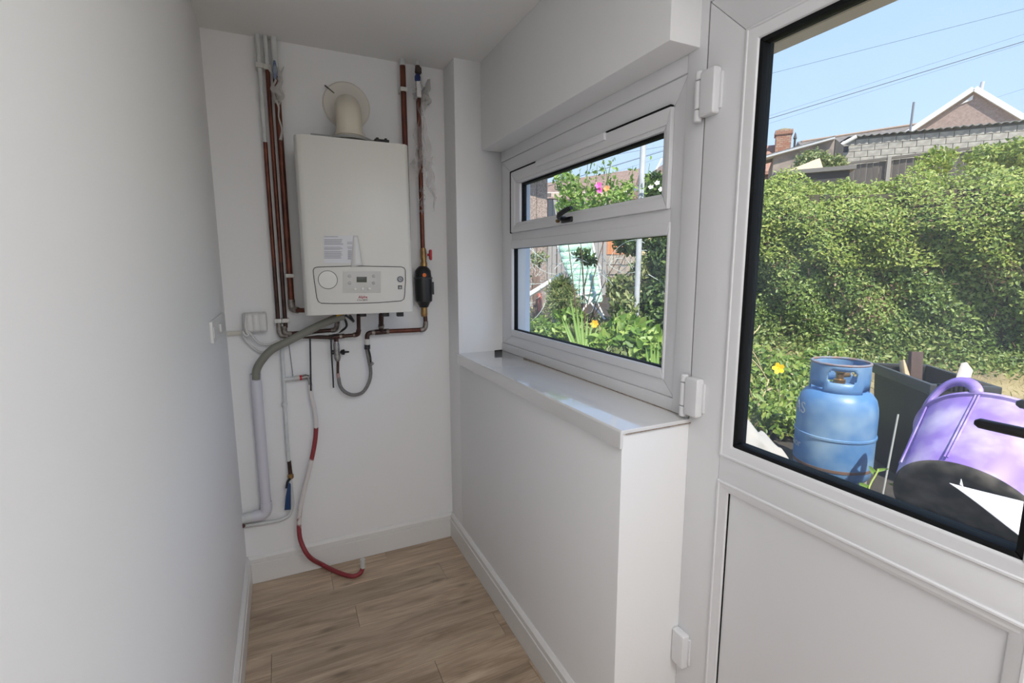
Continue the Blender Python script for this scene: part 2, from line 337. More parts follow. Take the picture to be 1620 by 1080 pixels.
SY0, SY1, SZ0, SZ1 = -0.281, -1.2925, 1.581, 1.848
UY0, UY1, UZ0, UZ1 = -0.3637, -1.264, 1.6237, 1.7912
FY1 = -1.340; FZ0, FZ1 = ZS+0.040, 1.915
b = MB(); frame(b, XI, XD, YR, FY1, FZ0, FZ1, 0.113, 0.046, 0.045, 0.065)
b.build('outer_frame', UPVC, win, bev=0.003, seg=2)
b = MB(); b.box((XI, -0.266, 1.545), (XD, -1.296, 1.581)); b.build('transom', UPVC, win, bev=0.003)
b = MB(); b.box((XI-0.004, YR, FZ1+0.001), (XD, FY1, HB)); b.build('head_extension', UPVC, win, bev=0.003)
b = MB(); b.box((XI-0.004, YR, ZS), (XD, YJ+0.005, FZ0-0.001)); b.build('cill_strip', UPVC, win, bev=0.003)
# door side jamb, shared profile (window side of the door gap)
b = MB(); b.box((XI-0.006, FY1-0.001, ZS), (XD, YJ-0.0, 2.10)); b.build('jamb', UPVC, win, bev=0.004)
# fixed light beads
b = MB(); frame(b, XI-0.004, XI+0.028, -0.262, -1.2985, FZ0+0.045, 1.546, -0.262-GY0, 1.2985+GY1, GZ0-FZ0-0.045, 1.546-GZ1); b.build('glazing_bead', UPVC, win, bev=0.005, seg=3)
b = MB(); frame(b, XI+0.010, XI+0.030, GY0+0.006, GY1-0.006, GZ0-0.006, GZ1+0.006, 0.007, 0.007, 0.009, 0.007); b.build('gasket', GASK, win)
b = MB(); b.box((XI+0.024, GY0+0.010, GZ0-0.010), (XI+0.028, GY1-0.010, GZ1+0.010)); b.build('pane', GLASS, win, smooth=False)
# opening top light
sash = MB(); frame(sash, XI-0.012, XI+0.050, SY0, SY1, SZ0, SZ1, SY0-0.030-UY0-0.012, -SY1-0.012+UY1, UZ0-SZ0-0.012, SZ1-UZ1-0.012)
frame(sash, XI+0.002, XI+0.050, SY0+0.016, SY1-0.002, SZ0, SZ1+0.003, 0.03, 0.02, 0.02, 0.02); sash = sash.build('sash', UPVC, win, bev=0.004, seg=2)
b = MB(); frame(b, XI-0.008, XI+0.024, SY0-0.006, UY1-0.014, UZ0-0.014, UZ1+0.014, SY0-0.006-UY0, 0.014, 0.014, 0.014); b.build('glazing_bead', UPVC, sash, bev=0.004)
b = MB(); frame(b, XI+0.004, XI+0.026, UY0+0.006, UY1-0.006, UZ0-0.006, UZ1+0.006, 0.010, 0.007, 0.008, 0.014); b.build('gasket', GASK, sash)
b = MB(); b.box((XI+0.018, UY0+0.010, UZ0-0.010), (XI+0.022, UY1-0.010, UZ1+0.010)); b.build('pane', GLASS, sash, smooth=False)
b = MB(); b.box((XI-0.0135, SY0+0.0015, SZ0-0.002), (XI-0.002, SY0+0.0045, SZ1+0.003)); b.box((XI-0.0135, SY0, SZ1+0.0005), (XI-0.002, -0.534, SZ1+0.004)); b.box((XI-0.0135, -1.003, SZ1+0.0005), (XI-0.002, SY1, SZ1+0.004)); b.build('sash_gap', GASK, win)
b = MB(); b.box((XI-0.020, -0.535, 1.826), (XI-0.008, -1.002, 1.849)); b.build('trickle_vent', UPVC, win, bev=0.002)
# black espag handle
hd = MB(); hy = -0.765
hd.box((XI-0.022, hy+0.022, 1.586), (XI-0.010, hy-0.048, 1.606)); hd = hd.build('window_handle', BLACK, sash, bev=0.005, seg=3)
b = MB(); b.tube([(XI-0.018, hy, 1.600), (XI-0.040, hy-0.002, 1.604), (XI-0.052, hy-0.020, 1.612), (XI-0.054, hy-0.060, 1.622), (XI-0.052, hy-0.100, 1.628)], [0.010, 0.010, 0.010, 0.009, 0.007], n=10, smooth=5); b.build('lever', BLACK, hd)
b = MB(); b.lathe([(0.006, 0), (0.007, 0.004), (0.007, 0.012), (0.005, 0.016)], (XI-0.030, hy+0.022, 1.595), (0, 1, 0), n=12); b.build('lock_button', BRASS, hd)
# sill board with a dropped front edge
b = MB(); prof = [(W-0.010, ZS-0.048), (W-0.010, ZS-0.004), (W-0.006, ZS+0.0005), (WP+0.004, ZS+0.0005), (WP+0.004, ZS-0.010), (W-0.001, ZS-0.010), (W-0.001, ZS-0.048)]
b.prism([(x, YR, z) for x, z in prof], (0, YS-YR, 0)); b.build('sill_board', GLOSSW, win, bev=0.002, seg=3)
# sealant / stain line on the sill joint
b = MB(); b.tube([(XI-0.005, -0.40, ZS+0.0015), (XI-0.005, -1.37, ZS+0.0015)], 0.0012, n=6); b.tube([(W+0.006, YS-0.0005, ZS-0.0105), (WP, YS-0.0005, ZS-0.0105)], 0.0014, n=6); b.build('sealant', mat('aged_sealant', (0.42, 0.34, 0.27), 0.7, col2=(0.2, 0.15, 0.11), scale=90), win)
b = MB(); b.obox((WP-0.028, YR-0.012, ZS+0.002), ((1, 0.1, 0), (-0.1, 1, 0), (0, 0, 1)), (0.020, 0.004, 0.002)); b.build('dark_gap', GASK, win, bev=0.001)

# ------------------------------------------------------------------ door_1
door = sroot('door_1', (WP, -1.81, 0))
XL = WP-0.006; XLO = WP+0.037
LY0, LY1, LZ0, LZ1 = YJ-0.0035, YDE, 0.03, 2.052
DG0, DG1, DZ0, DZ1 = -1.5465, -2.0755, 0.9794, 1.9181
PY0, PY1, PZ1, PZ0 = -1.5438, -2.0725, 0.857, 0.16
RZ = 0.907
b = MB(); frame(b, XL, XLO, LY0, LY1, LZ0, LZ1, 0.108, 0.108, 0.105, 0.106); b.build('leaf_frame', UPVC, door, bev=0.003)
b = MB(); b.box((XL, LY0-0.108, 0.866), (XLO, LY1+0.108, 0.950)); b.build('mid_rail', UPVC, door, bev=0.003)
def bead(name, ya, yb, za, zb, w, par):                      # ogee bead round an opening
    b = MB(); O = [(ya+w, za-w), (yb-w, za-w), (yb-w, zb+w), (ya+w, zb+w)]; I = [(ya, za), (yb, za), (yb, zb), (ya, zb)]
    prof = [(0.0, -0.001), (0.08, -0.0035), (0.20, -0.0035), (0.27, -0.0015), (0.42, -0.0005), (0.80, 0.0025), (0.93, 0.004), (1.0, 0.007), (1.0, 0.030), (0.0, 0.030)]
    vs = []
    for t, dx in prof:
        for k in range(4): vs.append((XL+dx, O[k][0]+(I[k][0]-O[k][0])*t, O[k][1]+(I[k][1]-O[k][1])*t))
    m = len(prof); fs = [(i*4+k, i*4+(k+1) % 4, ((i+1) % m)*4+(k+1) % 4, ((i+1) % m)*4+k) for i in range(m) for k in range(4)]
    b.add(vs, fs); return b.build(name, UPVC, par, angle=25)
bead('glazing_bead', DG0, DG1, DZ0, DZ1, 0.031, door); bead('panel_bead', PY0, PY1, PZ0, PZ1, 0.029, door)
b = MB(); b.box((XL+0.010, PY0+0.02, PZ0-0.02), (XL+0.034, PY1-0.02, PZ1+0.02)); b.build('panel', UPVC, door, smooth=False)
b = MB(); b.box((XL+0.008, PY0+0.001, PZ0), (XL+0.012, PY0-0.0032, PZ1)); b.build('panel_gasket', GASK, door)
b = MB(); frame(b, XL+0.008, XL+0.030, DG0+0.004, DG1-0.004, DZ0-0.004, DZ1+0.004, 0.014, 0.014, 0.014, 0.014); b.build('gasket', GASK, door, bev=0.003)
b = MB(); frame(b, XL+0.0305, XLO, DG0+0.004, DG1-0.004, DZ0-0.004, DZ1+0.004, 0.013, 0.013, 0.012, 0.010); b.build('spacer', mat('dark_spacer', (0.006, 0.009, 0.010), 0.6, spec=0.1), door)
b = MB(); b.box((XL+0.026, DG0+0.006, DZ0-0.006), (XL+0.030, DG1-0.006, DZ1+0.006)); b.build('pane', GLASS, door, smooth=False)
b = MB(); b.box((XI, YJ, 2.060), (XD, YDE-0.06, 2.10)); b.box((XI, YDE-0.004, 0), (XD, YDE-0.06, 2.06)); b.box((XI+0.01, YJ-0.001, -0.02), (XD, YJ+0.06, ZS-0.004)) if False else None
b.build('door_frame', UPVC, door, bev=0.003)
b = MB(); b.box((WP-0.004, YJ-0.0003, 0.0), (WP+0.06, YJ-0.0032, 2.055)); b.build('door_seal', mat('grey_seal', (0.25, 0.24, 0.235), 0.6), door)
b = MB(); b.box((XI, YDE-0.06, -0.02), (XD+0.03, YJ, 0.025)); b.build('threshold', UPVC, door, bev=0.003)
hinge_me = None
for hz0, hz1 in ((1.778, 1.896), (1.022, 1.137), (0.283, 0.398)):
    h = MB(); n = 8
    h.box((XL-0.024, YJ-0.004, hz0+0.008), (XL+0.0005, YJ-0.050, hz1-0.004)); h = h.build('hinge', UPVC, door, bev=0.007, seg=3)
    k = MB()
    for za, zb in ((hz0, hz0+0.028), (hz0+0.030, hz1-0.022), (hz1-0.020, hz1)): k.lathe([(0.009, 0), (0.0105, 0.002), (0.0105, zb-za-0.002), (0.009, zb-za)], (XL-0.014, YJ+0.006, za), n=14)
    k.build('knuckle', UPVC, h)
    k = MB(); k.box((XL-0.006, YJ-0.048, hz0+0.020), (XL+0.0005, YJ-0.056, hz1-0.016)); k.build('cover_strip', UPVC, h, bev=0.002)
# black lever handles, inside and outside, on the far stile
for nm, sx, tipy, tz in (('door_handle', -1, -2.021, 1.190), ('door_handle', 1, -2.013, 1.199)):
    xf = XL if sx < 0 else XLO
    h = MB(); h.box((xf, -2.122, 1.06), (xf+sx*0.012, -2.162, 1.26)); h = h.build(nm, BLACK, door, bev=0.005, seg=3)
    k = MB(); k.tube([(xf+sx*0.008, -2.142, tz), (xf+sx*0.045, -2.142, tz), (xf+sx*0.055, -2.130, tz), (xf+sx*0.056, -2.10, tz), (xf+sx*0.055, tipy-0.005, tz), (xf+sx*0.055, tipy, tz)], [0.009, 0.009, 0.0085, 0.0078, 0.0075, 0.0042], n=14); k.build('lever', BLACK, h)
# outer porch lintel seen through the top of the door glass
b = MB(); b.box((XO, 0.3, 1.965), (XO+0.05, -7.5, 2.6)); b.box((XD, -1.405, 1.975), (XO, YDE-0.06, 2.10)); struct(b.build('trim_1', mat('cream_render', (0.62, 0.56, 0.45), 0.8), smooth=False))

# ------------------------------------------------------------------ boiler
BX0, BX1, BZ0, BZ1, BYF = 0.304, 0.7314, 1.2364, 1.9233, -0.283
bo = thing('boiler', 'white wall-hung gas boiler with control panel and round dial on the back wall', 'boiler', (0.52, 0, BZ0))
b = MB(); b.box((BX0+0.004, -0.012, BZ0+0.016), (BX1-0.004, BYF+0.035, BZ1-0.004)); b.build('casing', BOILS, bo, bev=0.004)
b = MB(); b.prism([(BX0+0.06, -0.03, BZ1-0.01), (BX0+0.06, BYF+0.09, BZ1-0.01), (BX1-0.08, BYF+0.09, BZ1-0.01), (BX1-0.04, -0.03, BZ1-0.01)], (0, 0, 0.036)); b.build('top_plate', mat('plate_grey', (0.33, 0.33, 0.325), 0.45), bo, bev=0.006)
def bpt(u, v, off=0.0):     # a point on the cover front (slightly leaning, turned)
    for _ in range(3): pass
    return PY(u, v, BYF-off)
cv = MB(); fx0, fx1 = 0.305, 0.732
pl = [(fx0-0.004, -0.215), (fx0-0.004, -0.252), (fx0+0.004, -0.272), (fx0+0.022, BYF), (fx1-0.016, BYF-0.006), (fx1-0.005, BYF+0.002), (fx1, BYF+0.014), (fx1, -0.215)]
cv.prism([(x, yq+0.022, BZ0) for x, yq in pl], (0, 0, BZ1-BZ0))
for i, vv in enumerate(cv.v):
    t = (vv[2]-BZ0)/(BZ1-BZ0); cv.v[i] = (vv[0], vv[1]-0.024*(1-t)-0.012*t if vv[1] < -0.2 else vv[1], vv[2]-0.0)
cv.build('front_cover', BOILW, bo, bev=0.003, seg=2, angle=50)
# the plane of the cover's front
def FR(u, v, off=0.0015):
    A = np.array([fx0+0.022, BYF+0.022-0.024, BZ0]); B = np.array([fx1-0.016, BYF-0.006+0.022-0.024, BZ0]); Cc = np.array([fx0+0.022, BYF+0.022-0.012, BZ1])
    n = np.cross(B-A, Cc-A); n /= np.linalg.norm(n); n = n if n[1] < 0 else -n
    q = ray(u, v); t = ((A-CAM)@n)/(q@n); return CAM + q*t + n*off, n
def fpt(u, v, off=0.0015): return FR(u, v, off)[0]
FN = FR(570, 450)[1]; FX = np.array([1.0, (-0.006)/(fx1-fx0-0.038), 0]); FX /= np.linalg.norm(FX); FU = np.cross(FN, FX); FU = FU if FU[2] > 0 else -FU
s3 = lambda a, c: (490+a/8.306, 360+c/8.306)
# outlined control panel
pts = [(48, 600), (45, 560), (60, 530), (95, 518), (540, 505), (700, 505), (1200, 515), (1240, 528), (1255, 560), (1258, 700), (1245, 900), (1235, 940), (1200, 962), (900, 985), (600, 995), (300, 997), (150, 993), (112, 970), (92, 920), (60, 700), (48, 600)]
pts = [fpt(*s3(*p), 0.001) for p in pts]
b = MB(); b.tube(pts, 0.0016, n=6, caps=False); b.build('panel_outline', GREYL, bo)
def frect(name, a, c, m, off=0.002, th=0.004, bev=0.002, par=bo):
    P = [fpt(*s3(*q), off) for q in ((a[0], a[1]), (c[0], a[1]), (c[0], c[1]), (a[0], c[1]))]
    b = MB(); b.prism(P, -FN*th); return b.build(name, m, par, bev=bev)
BTN = mat('button_white', (0.50, 0.495, 0.475), 0.4)
ip = frect('button_panel', (438, 575), (930, 855), mat('panel_grey', (0.60, 0.59, 0.565), 0.4), 0.0022, 0.003, 0.001)
frect('display', (615, 645), (748, 718), mat('lcd_green_grey', (0.055, 0.065, 0.05), 0.3), 0.0032, 0.002, 0.0003, ip)
for bx_, by_ in ((522, 637), (522, 727), (838, 637), (838, 727)):
    b = MB(); b.lathe([(0.0062, 0), (0.0062, 0.002), (0.005, 0.0032), (0, 0.0034)], fpt(*s3(bx_, by_), 0.0022), FN, n=18); b.build('button', BTN, ip)
for bx_ in (593, 690, 783):
    b = MB(); b.lathe([(0.0062, 0), (0.0062, 0.0045), (0.004, 0.006), (0, 0.0062)], fpt(*s3(bx_, 803), 0.0022), FN, n=18); b.build('button', BOILW, ip)
b = MB(); c0 = fpt(*s3(238, 685), 0.0012); b.lathe([(0.036, -0.003), (0.036, 0.0006), (0.0345, 0.0010)], c0, FN, n=40); dl = b.build('clock_blank', BOILW, bo)
b = MB(); ang = [2*math.pi*k/40 for k in range(41)]; b.tube([c0+FN*0.0006+0.0355*(math.cos(a)*FX+math.sin(a)*FU) for a in ang], 0.0011, n=6, caps=False); b.build('dial_outline', GREYL, dl)
g = fpt(*s3(1188, 677), 0.001); b = MB(); b.lathe([(0.0125, 0), (0.0125, 0.003), (0.0105, 0.0035), (0.0105, 0.002), (0, 0.002)], g, FN, n=28); gg = b.build('pressure_gauge', mat('gauge_rim', (0.10, 0.11, 0.13), 0.4), bo)
b = MB(); b.lathe([(0.0088, 0), (0.0088, 0.0008), (0, 0.0008)], g+FN*0.0022, FN, n=24); b.build('gauge_face', mat('gauge_face', (0.38, 0.40, 0.44), 0.4), gg)
b = MB(); b.tube([g+FN*0.0036-FX*0.004+FU*0.003, g+FN*0.0036+FX*0.006-FU*0.004], 0.0009, n=6); b.build('needle', GREYL, gg)
ic = frect('flame_badge', (1160, 757), (1212, 808), mat('badge_grey', (0.11, 0.115, 0.11), 0.5), 0.0016, 0.002, 0.0003)
b = MB(); cx_ = fpt(*s3(1186, 784), 0.0022); b.prism([cx_-FX*0.005-FU*0.005, cx_+FX*0.005-FU*0.005, cx_+FX*0.004+FU*0.001, cx_+FU*0.006, cx_-FX*0.004], -FN*0.0006); b.build('badge_mark', mat('badge_light', (0.45, 0.46, 0.45), 0.5), ic)
text('Alpha', 'brand_lettering', 0.0155, mat('brand_red', (0.45, 0.015, 0.05), 0.5), bo, fpt(*s3(698, 912), 0.0016), FX, FU)
text('E-Tec 28KW', 'model_lettering', 0.0078, mat('model_grey', (0.16, 0.10, 0.11), 0.5), bo, fpt(*s3(692, 951), 0.0016), FX, FU)
# instruction sheet, lower right corner lifting
def label_mat():
    m = bpy.data.materials.new('printed_sheet'); m.use_nodes = True; t = m.node_tree; p = t.nodes['Principled BSDF']; p.inputs['Roughness'].default_value = 0.5
    p.inputs['Base Color'].default_value = (0.72, 0.73, 0.77, 1); return m
sh = MB()
c4 = {0: s3(183, 108), 1: s3(637, 106), 2: s3(540, 468), 3: s3(182, 468)}
b = MB(); b.prism([fpt(*c4[0], 0.0016), fpt(*s3(600, 104), 0.0016), fpt(*s3(545, 466), 0.0018), fpt(*s3(186, 468), 0.0016)], FN*0.0004); ls = b.build('instruction_label', label_mat(), bo)
INK = mat('print_grey', (0.30, 0.30, 0.34), 0.6)
b = MB(); q = random.Random(3)
for k in range(26):
    yv = 120+k*11.3
    if k in (1, 2, 10, 11, 16): continue
    x1 = 440-(q.random()*40 if k not in (0,) else 70)
    A = fpt(*s3(190, yv), 0.0023); B = fpt(*s3(x1, yv), 0.0023); b.obox((A+B)/2, (B-A, FU, FN), (np.linalg.norm(B-A)/2, 0.0007 if k else 0.001, 0.0001))
for k in range(19):
    yv = 190+k*12.5; x0 = 490 if k < 6 else 500
    if k in (3, 4, 8): continue
    A = fpt(*s3(x0, yv), 0.0023); B = fpt(*s3(558-k*0.8, yv), 0.0023); b.obox((A+B)/2, (B-A, FU, FN), (np.linalg.norm(B-A)/2, 0.0011 if k > 8 else 0.0007, 0.0001))
b.build('label_print', INK, ls)
b = MB(); E0, E1, E2, E3 = s3(600, 104), s3(640, 190), s3(700, 490), s3(548, 545)
b.grid(lambda s, t: fpt(*((1-s)*((1-t)*np.array(s3(572, 104))+t*np.array(s3(538, 520)))+s*((1-t)*np.array(s3(628, 108))+t*np.array(s3(690, 492)))), 0.002+0.012*math.sin(math.pi*s*0.9)*(0.25+0.75*t)), 8, 10)
b.build('peeling_flap', mat('film_white', (0.75, 0.745, 0.74), 0.35), ls, solid=0.0004)
# flue
b = MB(); fy = -0.155; fc = PY(553, 205, fy); b.lathe([(0.088, 0), (0.088, 0.010), (0.070, 0.012), (0.066, 0.016), (0.0, 0.016)], (fc[0], fy, BZ1+0.014), n=36); b.build('flue_collar', mat('flue_grey', (0.36, 0.36, 0.35), 0.5), bo)
b = MB(); RC = PY(548, 168, 0); zt = RC[2]-0.012
path = [(fc[0], fy, BZ1+0.008), (fc[0], fy, BZ1+0.040), (fc[0], fy, BZ1+0.052)]
zc = BZ1+0.052; rb = 0.105
for k in range(1, 10):
    a = math.pi/2*k/9; path.append((fc[0]+(RC[0]-fc[0])*(1-math.cos(a))*rb/(-fy), fy+rb*(1-math.cos(a)), zc+(zt-0.012-zc)*math.sin(a)))
path.append((RC[0], 0.0, zt-0.012))
b.tube(path, [0.056, 0.056, 0.054]+[0.052]*10, n=28); fe = b.build('flue_elbow', CREAM, bo, angle=60)
for zz in (0.012, 0.034):
    b = MB(); b.lathe([(0.054, 0), (0.0595, 0.002), (0.0595, 0.012), (0.054, 0.014)], (fc[0], fy, BZ1+zz), n=32); b.build('flue_band', CREAM, fe)
b = MB(); rc = (RC[0], -0.001, RC[2]); b.lathe([(0.056, 0), (0.098, 0), (0.100, 0.004), (0.094, 0.010), (0.070, 0.012), (0.056, 0.020)], rc, (0, -1, 0), n=44); wr_o = b.build('wall_ring', mat('pale_ring', (0.80, 0.76, 0.68), 0.5), bo, angle=40)
b = MB(); b.obox(np.array(rc)+np.array((-0.062, -0.011, 0.052)), ((1, 0, -0.75), (0, 1, 0), (0.75, 0, 1)), (0.030, 0.004, 0.0016)); b.build('ring_split', GREYL, wr_o)
b = MB(); b.box((0.606, -0.23, BZ1-0.003), (0.664, -0.195, BZ1+0.022)); b.lathe([(0.006, 0), (0.006, 0.010), (0, 0.012)], (0.618, -0.22, BZ1+0.018), n=10); b.lathe([(0.006, 0), (0.006, 0.010), (0, 0.012)], (0.652, -0.22, BZ1+0.018), n=10); b.build('test_points', BLACK, bo, bev=0.001)
# valves under the case
for u, v in ((573, 496), (609, 496), (632, 496)):
    c = PY(u, v, -0.14); b = MB(); b.box(c+np.array((-0.012, -0.015, -0.012)), c+np.array((0.016, 0.015, 0.012))); b.lathe([(0.007, 0), (0.007, 0.03), (0, 0.032)], c, (0, 0, 1), n=12); b.build('isolation_valve', BLACK, bo, bev=0.002)

# ------------------------------------------------------------------ pipework
def pz(u, v, y=-0.03): return PY(u, v, y)
def pipe(name, label, path, r, m, y=-0.03, smooth=0, group=None, extra=None, n=12):
    P = [np.array(p, float) if len(p) == 3 and abs(p[0]) < 50 and isinstance(p, np.ndarray) else pz(*p) if len(p) == 2 else pz(p[0], p[1], p[2]) for p in path]
    base = P[-1]; t = thing(name, label, 'pipe', base, group)
    b = MB(); b.tube(P, r, n=n, smooth=smooth); b.build('pipe_run', m, t, angle=60); return t
def seg(t, name, path, r, m, n=12, smooth=0):
    b = MB(); b.tube([pz(*p) for p in path], r, n=n, smooth=smooth); return b.build(name, m, t, angle=60)
def elbow(t, path, r, m=SOLDER):
    return seg(t, 'elbow', path, r, m, smooth=5)
def clip(t, uv, w, y=-0.03, m=CLIPW, name='pipe_clip'):
    c = pz(*uv, y); b = MB(); b.box((c[0]-w/2, 0.0, c[2]-0.009), (c[0]+w/2, y-0.012, c[2]+0.009)); return b.build(name, m, t, bev=0.003)
# vertical feed pipes to the left of the boiler
zc_ = H
def vtop(u, v, y): p = PY(u, v, y); return p
def vert(u, v, y, za, zb): p = PY(u, v, y); return np.array([p[0], y, za]), np.array([p[0], y, zb])
def vline(name, label, u, v, y, zb, r, mats, splits, group=None):
    p = PY(u, v, y); t = thing(name, label, 'pipe', (p[0], y, zb), group); zs = [H] + splits + [zb]
    for k, (za, zz) in enumerate(zip(zs, zs[1:])):
        b = MB(); b.tube([(p[0], y, za), (p[0], y, zz)], r, n=14); b.build('painted_length' if mats[k] is PIPEW else 'copper_length', mats[k], t, angle=60)
    return t, p[0]
zb1 = PY(445, 555, -0.03)[2]
p1, x1 = vline('copper_pipe', 'leftmost of three copper feed pipes, white paint on its top', 425, 300, -0.03, PY(441, 512, -0.03)[2], 0.0085, [PIPEW, COPPER, COPPERD], [PY(418, 225, -0.03)[2], PY(435, 420, -0.03)[2]])
p2, x2 = vline('copper_pipe', 'middle one of three copper feed pipes left of the boiler', 436.5, 300, -0.03, PY(450, 518, -0.03)[2], 0.0085, [PIPEW, COPPER, COPPERD], [PY(425, 104, -0.03)[2], PY(444, 415, -0.03)[2]])
p3, x3 = vline('copper_pipe', 'thicker copper pipe beside the boiler, white at top, torn film hanging', 449, 300, -0.03, PY(459, 478, -0.03)[2], 0.0125, [PIPEW, COPPER], [PY(437, 120, -0.03)[2]])
c = PY(416, 105, -0.03); b = MB(); b.box((x1-0.016, 0, c[2]-0.010), (x1+0.014, -0.043, c[2]+0.010)); b.build('pipe_clip', CLIPW, p1, bev=0.003)
b = MB(); b.box((x2-0.014, 0, c[2]-0.012), (x2+0.014, -0.043, c[2]+0.008)); b.build('pipe_clip', CLIPW, p2, bev=0.003)
c = PY(446, 507, -0.03); b = MB(); b.box((x1-0.014, 0, c[2]-0.009), (x1+0.0135, -0.044, c[2]+0.009)); b.build('pipe_clip', CLIPW, p1, bev=0.003)
b = MB(); b.box((x2-0.0125, 0, c[2]-0.009), (x2+0.016, -0.044, c[2]+0.009)); b.build('pipe_clip', CLIPW, p2, bev=0.003)
c = PY(457, 436, -0.03); b = MB(); b.box((x3-0.018, 0, c[2]-0.008), (x3+0.018, -0.046, c[2]+0.008)); b.build('pipe_clip', CLIPW, p3, bev=0.003)
# elbow of the third pipe into the gas tail
ze = PY(459, 478, -0.03)[2]
b = MB(); b.tube([(x3, -0.03, ze+0.012), (x3, -0.03, ze-0.02), (x3+0.006, -0.035, ze-0.030), (x3+0.022, -0.05, ze-0.034)], 0.0145, n=14, smooth=4); b.build('elbow', SOLDER, p3, angle=60)
b = MB(); b.tube([(x3+0.016, -0.046, ze-0.034), (0.35, -0.09, ze-0.036), (0.42, -0.12, BZ0-0.006)], 0.010, n=12, smooth=3); b.build('gas_tail', COPPER, p3, angle=60)
b = MB(); b.lathe([(0.014, 0), (0.014, 0.03)], (0.43, -0.12, BZ0-0.014), (1, 0, 0), n=6); b.build('union_nut', mat('yellow_brass', (0.62, 0.36, 0.03), 0.4, metal=0.4), p3)
# torn plastic near the top of pipe 3
def rag(name, u0, v0, u1, v1, w0, w1, m, par, y=-0.06, seed=1, nu=6, nv=14, jag=0.3, amp=0.008):
    q = random.Random(seed); A = PY(u0, v0, y); B = PY(u1, v1, y); ph = [q.random()*6 for _ in range(4)]
    def fn(s, t):
        c = A+(B-A)*t; wv = (w0+(w1-w0)*t)*(1+0.25*math.sin(9*t+ph[0])); e = (1 if t < 1 else 1)
        x = (s-0.5)*wv + 0.006*math.sin(13*t+ph[1]); z = (jag*0.05*math.sin(11*s+ph[2]) if t in (0.0, 1.0) else 0)
        return c+np.array([x, amp*math.sin(7*s+5*t+ph[3])+amp*0.7*math.sin(17*s-9*t), z])
    b = MB(); b.grid(fn, nu, nv); return b.build(name, m, par, angle=80)
rag('torn_film', 438, 108, 440, 160, 0.045, 0.034, FILMW, p3, y=-0.048, seed=3)
b = MB(); b.tube([PY(434, 96, -0.05), PY(435, 112, -0.056), PY(435, 125, -0.052)], [0.004, 0.010, 0.005], n=8, smooth=4); b.build('blue_tape', mat('blue_tape', (0.10, 0.15, 0.30), 0.5, col2=(0.3, 0.34, 0.42), scale=40), p3)
b = MB(); b.tube([PY(437, 158, -0.05), PY(441, 170, -0.052), PY(441, 185, -0.05), PY(446, 205, -0.048), PY(444, 222, -0.046)], [0.006, 0.004, 0.003, 0.004, 0.007], n=6, smooth=4); b.build('film_strand', FILMW, p3)

# return pipes under the boiler: upper and lower horizontal runs
t = thing('pipe_run', 'upper dark copper run from the middle feed pipe towards the grey hose', 'pipe', pz(526, 522, -0.045))
seg(t, 'elbow', [(450, 516, -0.03), (450.5, 524, -0.031), (454, 527.5, -0.033), (462, 527.5, -0.036)], 0.0105, SOLDER, smooth=4)
seg(t, 'pipe_length', [(460, 527.5, -0.036), (526, 522, -0.045)], 0.0085, COPPERD)
seg(t, 'elbow', [(524, 522.3, -0.045), (530, 521, -0.048), (533, 515, -0.056), (534, 502, -0.08)], 0.011, SOLDER, smooth=4)
t = thing('pipe_run', 'lower dark copper run with a tee above the filling valve', 'pipe', pz(532, 541, -0.045))
seg(t, 'elbow', [(441, 511, -0.03), (442, 524, -0.03), (446, 531, -0.03), (456, 531.5, -0.033)], 0.0105, SOLDER, smooth=4)
seg(t, 'pipe_length', [(454, 531.5, -0.033), (522, 533.5, -0.045)], 0.0085, COPPERD)
seg(t, 'tee', [(520, 533.5, -0.045), (545, 531, -0.05)], 0.011, COPPERD); seg(t, 'tee_branch', [(532, 532, -0.047), (532, 543, -0.047)], 0.010, COPPERD)
seg(t, 'pipe_length', [(538, 531.8, -0.05), (560, 530, -0.06)], 0.0085, COPPERD)
seg(t, 'solder_ring', [(537, 532, -0.05), (541, 531.6, -0.05)], 0.0118, SOLDER); seg(t, 'solder_ring', [(559, 530, -0.06), (564, 529, -0.062)], 0.0115, SOLDER)
seg(t, 'elbow', [(562, 529.5, -0.062), (566, 528, -0.07), (567.5, 522, -0.085)], 0.0105, COPPERD, smooth=4)
seg(t, 'pipe_length', [(567.5, 524, -0.085), (567, 495, -0.12)], 0.0085, COPPERD)
# filling loop
t = thing('filling_loop', 'grey braided filling hose hanging in a U with nickel valve and black knob', 'hose', pz(560, 624, -0.05))
seg(t, 'valve_body', [(532, 540, -0.047), (532, 546, -0.047), (532.5, 556, -0.047), (534, 566, -0.047), (534.5, 571, -0.047)], [0.010, 0.014, 0.013, 0.014, 0.009], CHROME, n=14)
seg(t, 'valve_tail', [(534.5, 570, -0.047), (534.5, 592, -0.048)], 0.0062, COPPERD)
b = MB(); b.lathe([(0.005, 0), (0.012, 0.008), (0.013, 0.018), (0.005, 0.022), (0.004, 0.038), (0, 0.040)], pz(538, 557, -0.050), (1, -0.15, 0), n=14); b.build('valve_knob', BLACK, t)
b = MB(); b.lathe([(0.010, 0), (0.010, 0.010), (0, 0.012)], pz(528, 557, -0.047), (-1, 0, 0), n=12); b.build('valve_cap', BLACK, t)
seg(t, 'ferrule', [(534.5, 590, -0.048), (535.5, 599, -0.048)], 0.0078, mat('pink_ferrule', (0.45, 0.30, 0.28), 0.4, metal=0.4))
seg(t, 'hose', [(535.5, 597, -0.048), (538.5, 611, -0.05), (547, 620.5, -0.05), (560, 624.5, -0.05), (574, 620, -0.05), (583.5, 605, -0.05), (586.5, 588, -0.05), (583, 566, -0.05), (580, 551, -0.05)], 0.0082, mat('grey_braid', (0.24, 0.235, 0.225), 0.5, col2=(0.16, 0.155, 0.15), scale=220), smooth=6)
